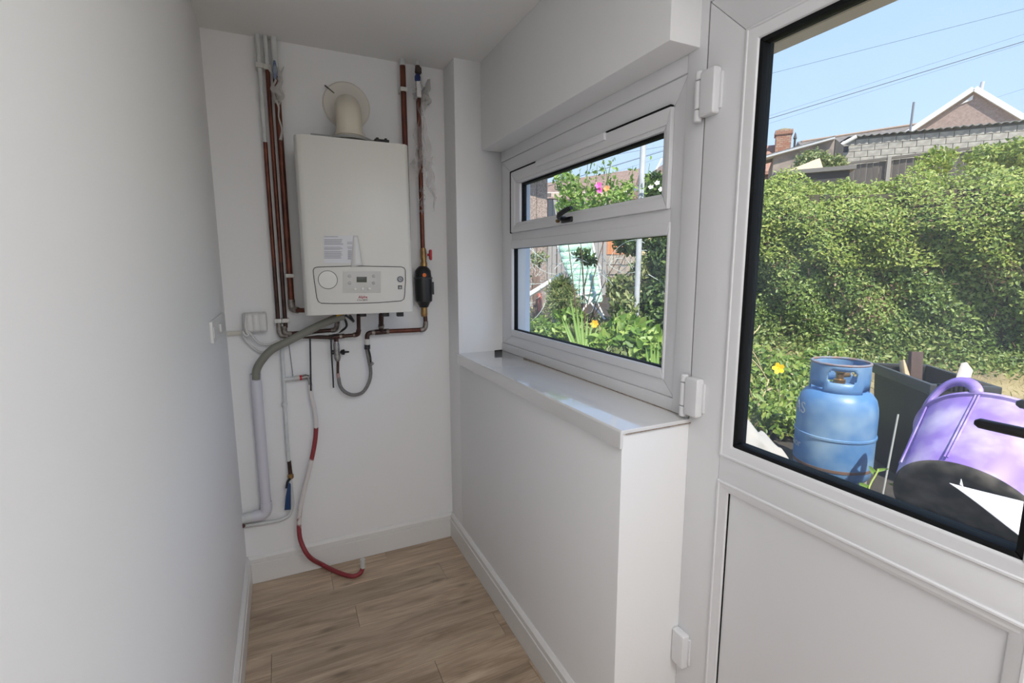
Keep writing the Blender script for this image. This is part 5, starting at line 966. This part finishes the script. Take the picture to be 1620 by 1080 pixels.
# sword-leaved plant: each blade a leaf of its own
sp = thing('sword_leaf_plant', 'clump of tall sword-shaped green leaves outside the window', 'plant', (*D(925, 565, 3.75)[:2], gz(*D(925, 565, 3.75)[:2])))
BLADE = leaf_mat('sword_leaf', [(0.0, (0.20, 0.34, 0.06)), (1.0, (0.36, 0.50, 0.14))])
def blade(par, A, B, w, m, bow=0.04):
    A, B = np.array(A), np.array(B); d = B-A; s = np.cross(d, F_); s /= np.linalg.norm(s); bn = np.cross(s, d); bn /= np.linalg.norm(bn); mb = MB(); n = 6
    for i in range(n+1):
        t_ = i/n; c = A+d*t_+bn*bow*math.sin(math.pi*t_*0.8)*np.linalg.norm(d); ww = w*(1-t_**2.2)*0.5+0.0006
        mb.v += [tuple(c-s*ww), tuple(c+F_*ww*0.5), tuple(c+s*ww)]
    for i in range(n):
        for j in range(2): mb.f.append((i*3+j, i*3+j+1, (i+1)*3+j+1, (i+1)*3+j)); mb.mi.append(0)
    return mb.build('leaf', m, par, angle=80)
for u1, v1, u0 in ((902, 468, 921), (912, 484, 922), (894, 505, 918), (930, 500, 926), (938, 505, 927), (946, 515, 929), (888, 500, 915), (906, 495, 920), (920, 488, 924), (951, 530, 931), (900, 520, 917), (934, 522, 928)):
    blade(sp, D(u0, 566, 3.8), D(u1, v1, 3.9), 0.028, BLADE)
sp = thing('sword_leaf_plant', 'few sword-shaped leaves at the lower right corner of the window', 'plant', (*D(1032, 600, 3.3)[:2], gz(*D(1032, 600, 3.3)[:2])))
for u1, v1, u0 in ((1030, 535, 1034), (1043, 530, 1040), (1036, 545, 1037), (1022, 548, 1030)): blade(sp, D(u0, 600, 3.3), D(u1, v1, 3.35), 0.022, BLADE)
t = thing('orange_flower', 'single orange flower among the weeds below the garden chair', 'flower', (*D(941, 520, 4.0)[:2], gz(*D(941, 520, 4.0)[:2]))); flower(t, D(941, 513, 4.0), 0.034, mat('bright_orange_petal', (0.90, 0.40, 0.02), 0.6), 6); b = MB(); b.tube([D(941, 514, 4.01), (*D(941, 520, 4.0)[:2], gz(*D(941, 520, 4.0)[:2]))], 0.004, n=5); b.build('stem', mat('green_stem', (0.20, 0.26, 0.08), 0.7), t)

P, Nn = [], []
for i in range(9000):
    x = RNG.uniform(2.0, 5.2); y = RNG.uniform(0.1, 4.3)
    if (np.array([x, y])-HA)@HN < 0.15 or math.sin(3.1*x+1)*math.sin(2.7*y)+0.4*math.sin(7*x-5*y) < -0.25: continue
    P.append((x, y, gz(x, y)+RNG.uniform(0, 1)**2*0.16)); Nn.append((0, -0.2, 0.9))
t = thing('bed_weeds', 'low scattered weeds covering the soil bed outside the window', 'plant', (3.2, 2.0, gz(3.2, 2.0))); leaf_mesh('foliage', np.array(P), np.array(Nn), 0.055, LEAF_OLIVE, t)['kind'] = 'stuff'
# low growth in front of the hedge, left of the gas bottle
P, Nn = [], []
for i in range(9000):
    Z = RNG.uniform(2.7, 4.6); u = RNG.uniform(1150, 1330); p = D(u, 600, Z); x, y = p[0], p[1]; h = 0.30*(0.5+0.5*math.sin(4*x+2*y))*(0.6+0.4*math.sin(7*y)) + 0.12
    P.append((x, y, gz(x, y)+h*RNG.uniform(0.1, 1.0)**0.7)); Nn.append((-0.4, -0.4, 0.8))
t = thing('ground_cover', 'sunlit low green ground cover between hedge and gas bottle', 'plant', (3.0, -0.3, 0.43)); leaf_mesh('foliage', np.array(P), np.array(Nn), 0.048, leaf_mat('ground_leaf', [(0.0, (0.08, 0.15, 0.03)), (0.5, (0.20, 0.31, 0.05)), (0.9, (0.36, 0.43, 0.10)), (1.0, (0.4, 0.3, 0.18))]), t)['kind'] = 'stuff'
b = MB()
for (u0, v0, u1, v1) in ((1176, 540, 1205, 585), (1180, 560, 1216, 605), (1190, 530, 1202, 515), (1170, 590, 1190, 630), (1200, 640, 1216, 600)): b.tube([D(u0, v0, 3.0), D((u0+u1)/2+3, (v0+v1)/2-2, 3.0), D(u1, v1, 3.05)], 0.004, n=5, smooth=3)
b.build('dry_stalks', mat('straw_stalk', (0.52, 0.42, 0.22), 0.8), t)
t = thing('yellow_poppy', 'single yellow poppy standing between hedge and gas bottle', 'flower', (*D(1232, 640, 2.9)[:2], 0.43)); flower(t, D(1232, 583, 2.9), 0.034, mat('yellow_petal', (0.95, 0.62, 0.01), 0.55), 5, (-0.9, -0.5, 0.35)); b = MB(); b.tube([D(1232, 584, 2.91), D(1234, 610, 2.91), (*D(1232, 640, 2.9)[:2], 0.43)], 0.004, n=5, smooth=3); b.build('stem', mat('green_stem', (0.20, 0.26, 0.08), 0.7), t)
P, Nn = [], []
for i in range(10500):
    sv = RNG.uniform(-1.2, 4.2); d = abs(RNG.normal(0, 0.28)); p = HA+HD*sv+HN*(d-0.05); hh = max(0.05, 0.42-0.7*d)*(0.7+0.4*math.sin(5*sv))
    P.append((p[0], p[1], gz(*p)+hh*RNG.uniform(0, 1))); Nn.append((HN[0]*0.6, HN[1]*0.6, 0.8))
t = thing('hedge_bottom_weeds', 'strip of pale green weeds along the foot of the clipped hedge', 'plant', (6.0, 0.8, 0.45)); leaf_mesh('foliage', np.array(P), np.array(Nn), 0.05, leaf_mat('foot_leaf', [(0.0, (0.10, 0.17, 0.04)), (0.6, (0.22, 0.30, 0.07)), (1.0, (0.38, 0.40, 0.14))]), t)['kind'] = 'stuff'
bush('climbing_bush', 'pale green bush climbing in front of the stained outbuilding wall', 'shrub', [pb(1285, 258, 12.5, 26, 20), pb(1315, 262, 12.3, 22, 16), pb(1265, 275, 12.0, 18, 12)], 2200, 0.10, LEAF_OLIVE)
bush('yellow_shrub_tip', 'yellow-green shrub top rising above the right part of the hedge', 'shrub', [pb(1486, 248, 8.6, 24, 12), pb(1478, 262, 8.5, 26, 14)], 500, 0.09, LEAF_TIP)
bush('tall_shrub', 'taller green shoots behind the hedge at the right edge of the door glass', 'shrub', [pb(1565, 252, 7.6, 34, 22), pb(1610, 246, 7.4, 34, 26), pb(1655, 246, 7.4, 34, 26)], 3000, 0.07, LEAF_TIP)
# grass tufts beyond the crate
P, Nn = [], []
for i in range(14000):
    x = RNG.uniform(3.0, 6.8); y = RNG.uniform(-4.0, 0.6)
    if (np.array([x, y])-HA)@HN < 0.1: continue
    P.append((x, y, gz(x, y))); Nn.append((RNG.normal(0, 1), RNG.normal(0, 1), 0.1))
o = leaf_mesh('lawn_grass', np.array(P), np.array(Nn), 0.045, leaf_mat('dry_grass', [(0.0, (0.30, 0.30, 0.08)), (0.5, (0.46, 0.38, 0.18)), (1.0, (0.58, 0.48, 0.26))]), None, (4.5, -1, 0.43), spread=0.3, aspect=0.12); tag(o, 'short dry yellowish grass beyond the black crate', 'grass', kind='stuff')

# ---- gas bottle
GBX = D(1318, 700, 2.27); gx, gy = GBX[0], GBX[1]; gz0 = 0.43
BLUE = mat('worn_blue_paint', (0.075, 0.20, 0.42), 0.42, col2=(0.25, 0.38, 0.52), scale=6, detail=9, lo=0.40, hi=0.68, bump=0.05)
RUST = mat('rust', (0.16, 0.08, 0.05), 0.9, col2=(0.10, 0.07, 0.06), scale=30)
t = thing('gas_bottle', 'worn blue gas bottle with a handled collar standing outside the door', 'gas bottle', (gx, gy, gz0)); rg = 0.158
zt = D(1320, 573, 2.2)[2]; hb = zt-gz0
sh_ = hb-0.125
prof = [(0.02, 0.035), (rg*0.8, 0.035), (rg*0.96, 0.06), (rg, 0.10), (rg, 0.236), (rg+0.004, 0.2375), (rg+0.004, 0.2465), (rg, 0.248), (rg, sh_-0.10), (rg*0.985, sh_-0.07), (rg*0.93, sh_-0.035), (rg*0.82, sh_-0.010), (rg*0.6, sh_+0.012), (rg*0.3, sh_+0.024), (0, sh_+0.026)]
b = MB(); b.lathe(prof, (gx, gy, gz0), n=56); body = b.build('cylinder_body', BLUE, t, angle=40)
b = MB(); b.lathe([(rg*0.86, 0), (rg*0.86, 0.05), (rg*0.88, 0.052), (rg*0.9, 0.0)], (gx, gy, gz0), n=40, closed=True); fr = b.build('foot_ring', mat('pale_blue_worn', (0.30, 0.36, 0.42), 0.6, col2=(0.40, 0.30, 0.22), scale=12), t)
for k in (0.5, 1.9, 3.4): 
    a = math.atan2(CAM[1]-gy, CAM[0]-gx)+k-1.0; b = MB(); b.lathe([(0.012, 0), (0.012, 0.003), (0, 0.003)], (gx+math.cos(a)*rg*0.9, gy+math.sin(a)*rg*0.9, gz0+0.024), (math.cos(a), math.sin(a), 0), n=12); b.build('drain_hole', BLACK, fr)
# collar: rolled sheet with hand-holes
rc = 0.113; ca0 = math.atan2(CAM[1]-gy, CAM[0]-gx); holes = [(ca0+0.10, 0.50), (ca0+2.25, 0.5), (ca0-1.9, 0.45)]; zc0, zc1 = sh_-0.012, hb
b = MB(); na = 90; zs_ = [zc0, zc0+0.03, zc0+0.058, zc0+0.066, zc0+0.104, zc0+0.112, hb-0.010, hb]
vs = [(gx+rc*math.cos(2*math.pi*k/na), gy+rc*math.sin(2*math.pi*k/na), gz0+z) for z in zs_ for k in range(na)]; fs = []
for j in range(len(zs_)-1):
    for k in range(na):
        am = 2*math.pi*(k+0.5)/na; inside = False
        for h, hw in holes:
            dd = abs((am-h+math.pi) % (2*math.pi)-math.pi)
            if (dd < hw and j in (2, 3, 4)) and not (dd > hw-0.07 and j in (2, 4)): inside = True
            if j == 0 and abs(dd-1.15) < 0.22: inside = True
        if not inside: fs.append((j*na+k, j*na+(k+1) % na, (j+1)*na+(k+1) % na, (j+1)*na+k))
b.add(vs, fs); b.build('collar', BLUE, t, solid=0.006, angle=60)
b = MB(); b.tube([(gx+rc*math.cos(2*math.pi*k/60), gy+rc*math.sin(2*math.pi*k/60), gz0+hb) for k in range(61)], 0.0058, n=8, caps=False); b.build('collar_rim', mat('rubbed_rim', (0.20, 0.24, 0.32), 0.5, col2=(0.28, 0.16, 0.12), scale=22), t)
b = MB(); b.lathe([(0.024, 0), (0.024, 0.02), (0.016, 0.024), (0.016, 0.05), (0.021, 0.052), (0.021, 0.075), (0, 0.078)], (gx, gy, gz0+sh_+0.024), n=16); b.tube([(gx, gy, gz0+sh_+0.062), (gx+0.05, gy-0.01, gz0+sh_+0.062)], 0.011, n=10); b.build('valve', BRASS, t)
b = MB(); b.lathe([(rg+0.0012, 0.0), (rg+0.0012, 0.006), (rg+0.0008, 0.012), (rg-0.001, 0.014)], (gx, gy, gz0+0.095), n=56); b.build('rust_band', RUST, body)
LET = mat('faded_lettering', (0.45, 0.50, 0.55), 0.6)
al = ca0-1.25   # towards the picture's left edge of the bottle
PW = (gx, gy)
text('GAS', 'lettering', 0.075, LET, t, (gx, gy, gz0+0.355), (1, 0, 0), UPV, 0.0003, bend=(PW, rg+0.0015, al))
text('Calor', 'lettering', 0.05, LET, t, (gx, gy, gz0+0.185), (1, 0, 0), UPV, 0.0003, bend=(PW, rg+0.0015, al))

# ---- black storage crate with offcuts
cl, cr_ = PZ(1377, 573, 0.93), PZ(1472, 608, 0.93); ce = cr_-cl; Lc = np.linalg.norm(ce[:2]); ce = ce/np.linalg.norm(ce); cn = np.array([-ce[1], ce[0], 0]); cn = cn if cn[0] > 0 else -cn; DPT = 0.13
ctr = (cl+cr_)/2+cn*DPT; zc1_ = 0.93; zc0_ = 0.43
t = thing('storage_crate', 'black plastic storage crate holding timber offcuts behind the gas bottle', 'crate', (ctr[0], ctr[1], zc0_)); BPL = mat('black_crate_plastic', (0.007, 0.007, 0.008), 0.5, col2=(0.014, 0.014, 0.014), scale=9, spec=0.3)
def rect(hx, hy, z): return [ctr*np.array([1, 1, 0])+np.array([0, 0, z])+ce*hx*i+cn*hy*j for i, j in ((-1, -1), (1, -1), (1, 1), (-1, 1))]
hx, hy = Lc/2, DPT
secs = [rect(hx*0.80, hy*0.76, zc0_), rect(hx*0.93, hy*0.88, zc1_-0.07), rect(hx*0.94, hy*0.90, zc1_-0.004), rect(hx*0.90, hy*0.85, zc1_-0.004), rect(hx*0.77, hy*0.72, zc0_+0.01)]
b = MB(); vs = [p for s_ in secs for p in s_]; fs = [(i*4+k, i*4+(k+1) % 4, (i+1)*4+(k+1) % 4, (i+1)*4+k) for i in range(4) for k in range(4)]+[(3, 2, 1, 0), (16, 17, 18, 19)]; b.add(vs, fs); b.build('crate_body', BPL, t, bev=0.006)
b = MB(); s1_, s2_, s3_, s4_ = rect(hx, hy, zc1_-0.048), rect(hx, hy, zc1_), rect(hx*0.90, hy*0.84, zc1_), rect(hx*0.94, hy*0.90, zc1_-0.048); vs = s1_+s2_+s3_+s4_; fs = [(i*4+k, i*4+(k+1) % 4, ((i+1) % 4)*4+(k+1) % 4, ((i+1) % 4)*4+k) for i in range(4) for k in range(4)]; b.add(vs, fs); b.build('rim', mat('grey_black_rim', (0.045, 0.046, 0.048), 0.38), t, bev=0.006)
b = MB(); gl0 = ctr+ce*(hx+0.004)-cn*hy*0.75; gl0[2] = zc1_-0.010
for k in range(9): b.obox(gl0+cn*(0.018*k), (cn, ce, UPV), (0.006, 0.012, 0.016))
b.build('ribbed_grip', BPL, t, bev=0.004)
def offcut(label, u0, v0, Z0, u1, v1, Z1, w_, th, m):
    A, B = D(u0, v0, Z0), D(u1, v1, Z1); d = (B-A)/np.linalg.norm(B-A); s = np.cross(d, F_); s /= np.linalg.norm(s); B2 = A+d*0.40; t2 = thing('timber_offcut', label, 'timber', B2); b = MB(); b.obox((A+B2)/2, (s, np.cross(s, d), d), (w_/2, th/2, np.linalg.norm(A-B2)/2)); b.build('plank_piece', m, t2, bev=0.002)
Zk = 2.42
offcut('dark brown board offcut standing upright in the black crate', 1449, 556, Zk, 1447, 600, Zk, 0.058, 0.022, mat('dark_board', (0.11, 0.07, 0.055), 0.85, col2=(0.07, 0.045, 0.04), scale=12, stretch=(1, 1, 0.2)))
offcut('short pale timber offcut beside the dark board in the crate', 1430, 571, Zk+0.04, 1434, 600, Zk, 0.032, 0.030, mat('pale_timber', (0.50, 0.38, 0.24), 0.8, col2=(0.40, 0.29, 0.18), scale=12))
offcut('pale painted batten leaning out of the crate near the lawn', 1530, 580, 2.25, 1521, 606, 2.18, 0.050, 0.022, mat('pale_painted_batten', (0.72, 0.62, 0.52), 0.7))
t = thing('white_rod', 'thin white rod leaning against the front of the black crate', 'rod', D(1404, 708, 2.05)); b = MB(); b.tube([D(1421, 655, 2.14), (*D(1404, 712, 2.08)[:2], 0.43)], 0.004, n=8); b.build('rod_shaft', mat('rod_white', (0.36, 0.36, 0.33), 0.6), t)

# ---- purple flexible tub on its side
PUR = mat('purple_rubber', (0.27, 0.17, 0.56), 0.45, col2=(0.62, 0.55, 0.78), scale=7, detail=10, lo=0.42, hi=0.70)
DIRT = mat('dirty_black_base', (0.022, 0.021, 0.020), 0.85, col2=(0.13, 0.115, 0.10), scale=14, detail=11, lo=0.42, hi=0.72, spec=0.2)
tb = D(1519, 813, 1.56); ax = R_*0.75+U_*0.53+F_*0.40; ax /= np.linalg.norm(ax); ht = 0.34; r0t, r1t = 0.188, 0.232
t = thing('flexible_tub', 'purple flexible tub tipped towards the door showing its dirty base', 'tub', (tb[0], tb[1], 0.43))
xd = U_-ax*(U_@ax); xd /= np.linalg.norm(xd); yd = np.cross(ax, xd)
prof = [(0.0, 0.0), (r0t*0.86, 0.0), (r0t*0.97, 0.010), (r0t, 0.028), (r0t+0.012, 0.10), (r1t-0.004, ht-0.014), (r1t+0.006, ht-0.010), (r1t+0.006, ht), (r1t-0.004, ht), (r0t+0.006, 0.10), (r0t-0.006, 0.03), (0, 0.02)]
b = MB(); b.lathe(prof, tb, ax, n=64, xdir=xd); b.build('tub_wall', PUR, t, angle=50)
b = MB(); b.lathe([(0, -0.003), (r0t*0.86, -0.003), (r0t*0.975, 0.008), (r0t*1.004, 0.026), (r0t*1.0, 0.034), (r0t*0.95, 0.012), (0, 0.004)], tb, ax, n=64, xdir=xd); b.build('base', DIRT, t, angle=60)
def tubpt(a, h, off=0.0): r = r0t+0.008+(r1t-r0t-0.008)*h/ht+off; return tb+ax*h+r*(math.cos(a)*xd+math.sin(a)*yd)
# which way round is the handle: nearest to the photographed handle
hand = D(1500, 612, 1.85); best = min(np.linspace(0, 2*math.pi, 180), key=lambda a: float(np.linalg.norm((lambda p: np.array([810+F_PX*((p-CAM)@R_)/((p-CAM)@F_)-1500, 540-F_PX*((p-CAM)@U_)/((p-CAM)@F_)-622]))(tubpt(a, ht)))))
for a0 in (best, best+math.pi):
    so_, si_ = [], []
    for k in range(25):
        q = k/24; so_.append(tubpt(a0-0.44+0.88*q, ht+0.092*math.sin(math.pi*q)**0.55-0.006, 0.002)); si_.append(tubpt(a0-0.29+0.58*q, ht+0.060*math.sin(math.pi*q)**0.6-0.006, 0.002))
    b = MB(); b.v = [tuple(p) for p in so_+si_]; b.f = [(k, k+1, 26+k, 25+k) for k in range(24)]; b.mi = [0]*24; b.build('handle', PUR, t, angle=80, solid=0.014)
for da in (-0.40, -0.36, 0.36, 0.40):
    b = MB(); b.tube([tubpt(best+da, 0.035, 0.001), tubpt(best+da, ht-0.012, 0.001)], 0.0028, n=6); b.build('moulded_rib', PUR, t)

# ---- white plastic sheet over the tub, white sack, seedlings
SHEET = mat('white_plastic_sheet', (0.66, 0.66, 0.69), 0.4)
t = thing('plastic_sheet', 'folded white plastic sheet with a sharp corner in front of the purple tub', 'sheet', (*D(1640, 860, 1.22)[:2], 0.43))
A, B, C_ = D(1502, 764, 1.36), D(1700, 818, 1.28), D(1700, 905, 1.16)
def shf(s, q): 
    p = A*(1-s)+(B*(1-q)+C_*q)*s; return p - F_*(0.012*math.sin(5*s+2*q)*s) + U_*(0.008*math.sin(9*q+3*s)*s)
b = MB(); b.grid(shf, 16, 10); b.build('sheet_fold', SHEET, t, solid=0.002, angle=80)
def shg(s, q): p = (B*(1-q)+C_*q)*(1-s)+s*np.array([*(B*(1-q)+C_*q)[:2], 0.44]); return p+R_*(0.05*s)
b = MB(); b.grid(shg, 8, 8); b.build('sheet_drop', SHEET, t, solid=0.002, angle=80)
b = MB(); b.prism([D(1518, 766, 1.355), D(1520, 757, 1.36), D(1523, 769, 1.35)], -F_*0.002); b.build('corner_tip', SHEET, t, smooth=False)
sk = thing('white_sack', 'crumpled white sack slumped in the lower left corner of the door glass', 'sack', (*D(1195, 735, 2.1)[:2], 0.43))
def sack_top(u): return float(np.interp(u, [1120, 1160, 1178, 1192, 1210, 1232, 1250, 1262], [650, 652, 662, 674, 688, 708, 730, 745]))
b = MB(); S0 = 2.02; nU, nV = 28, 12
def skf(s, q):
    u = 1120+142*s; top = PZ; zt2 = D(u, sack_top(u), S0+0.15)[2]; f = math.sin(math.pi*min(1, max(0, q)))
    z = 0.43+(zt2-0.43)*(math.sin(math.pi*q)**0.55); base = D(u, 700, S0+0.15); dv = F_*np.array([1, 1, 0]); dv /= np.linalg.norm(dv)
    d = (q-0.5)*0.34; w_ = 0.012*math.sin(16*s+5*q)+0.010*math.sin(29*s-11*q+1)+0.008*math.sin(9*q*3+7*s)
    return np.array([base[0], base[1], z])+dv*(d+w_)+UPV*w_*0.7*(0 < q < 1)
b.grid(skf, nU, nV*2); b.build('sack_body', mat('sack_white', (0.36, 0.35, 0.33), 0.85, col2=(0.46, 0.42, 0.37), scale=6), sk, angle=180)
def seedling(label, pts, leaves, Z):
    g = D(*pts[-1], Z); t = thing('seedling', label, 'plant', (g[0], g[1], 0.43)); b = MB(); b.tube([D(*p, Z) for p in pts]+[(g[0], g[1], 0.43)], 0.0028, n=6, smooth=4); b.build('stem', mat('seedling_stem', (0.40, 0.50, 0.12), 0.6), t)
    for (u0, v0, u1, v1, w_) in leaves: blade(t, D(u0, v0, Z), D(u1, v1, Z-0.01), w_, BLADE, 0.12)
seedling('taller seedling with arched stem in front of the gas bottle', [(1390, 742), (1385, 752), (1378, 764), (1373, 782)], [(1388, 744, 1408, 742, 0.012), (1384, 748, 1376, 737, 0.016), (1374, 772, 1360, 764, 0.018)], 1.75)
seedling('smaller bent seedling between gas bottle and purple tub', [(1410, 765), (1421, 769), (1422, 780), (1420, 796)], [(1421, 769, 1407, 765, 0.010), (1420, 795, 1426, 793, 0.010)], 1.72)
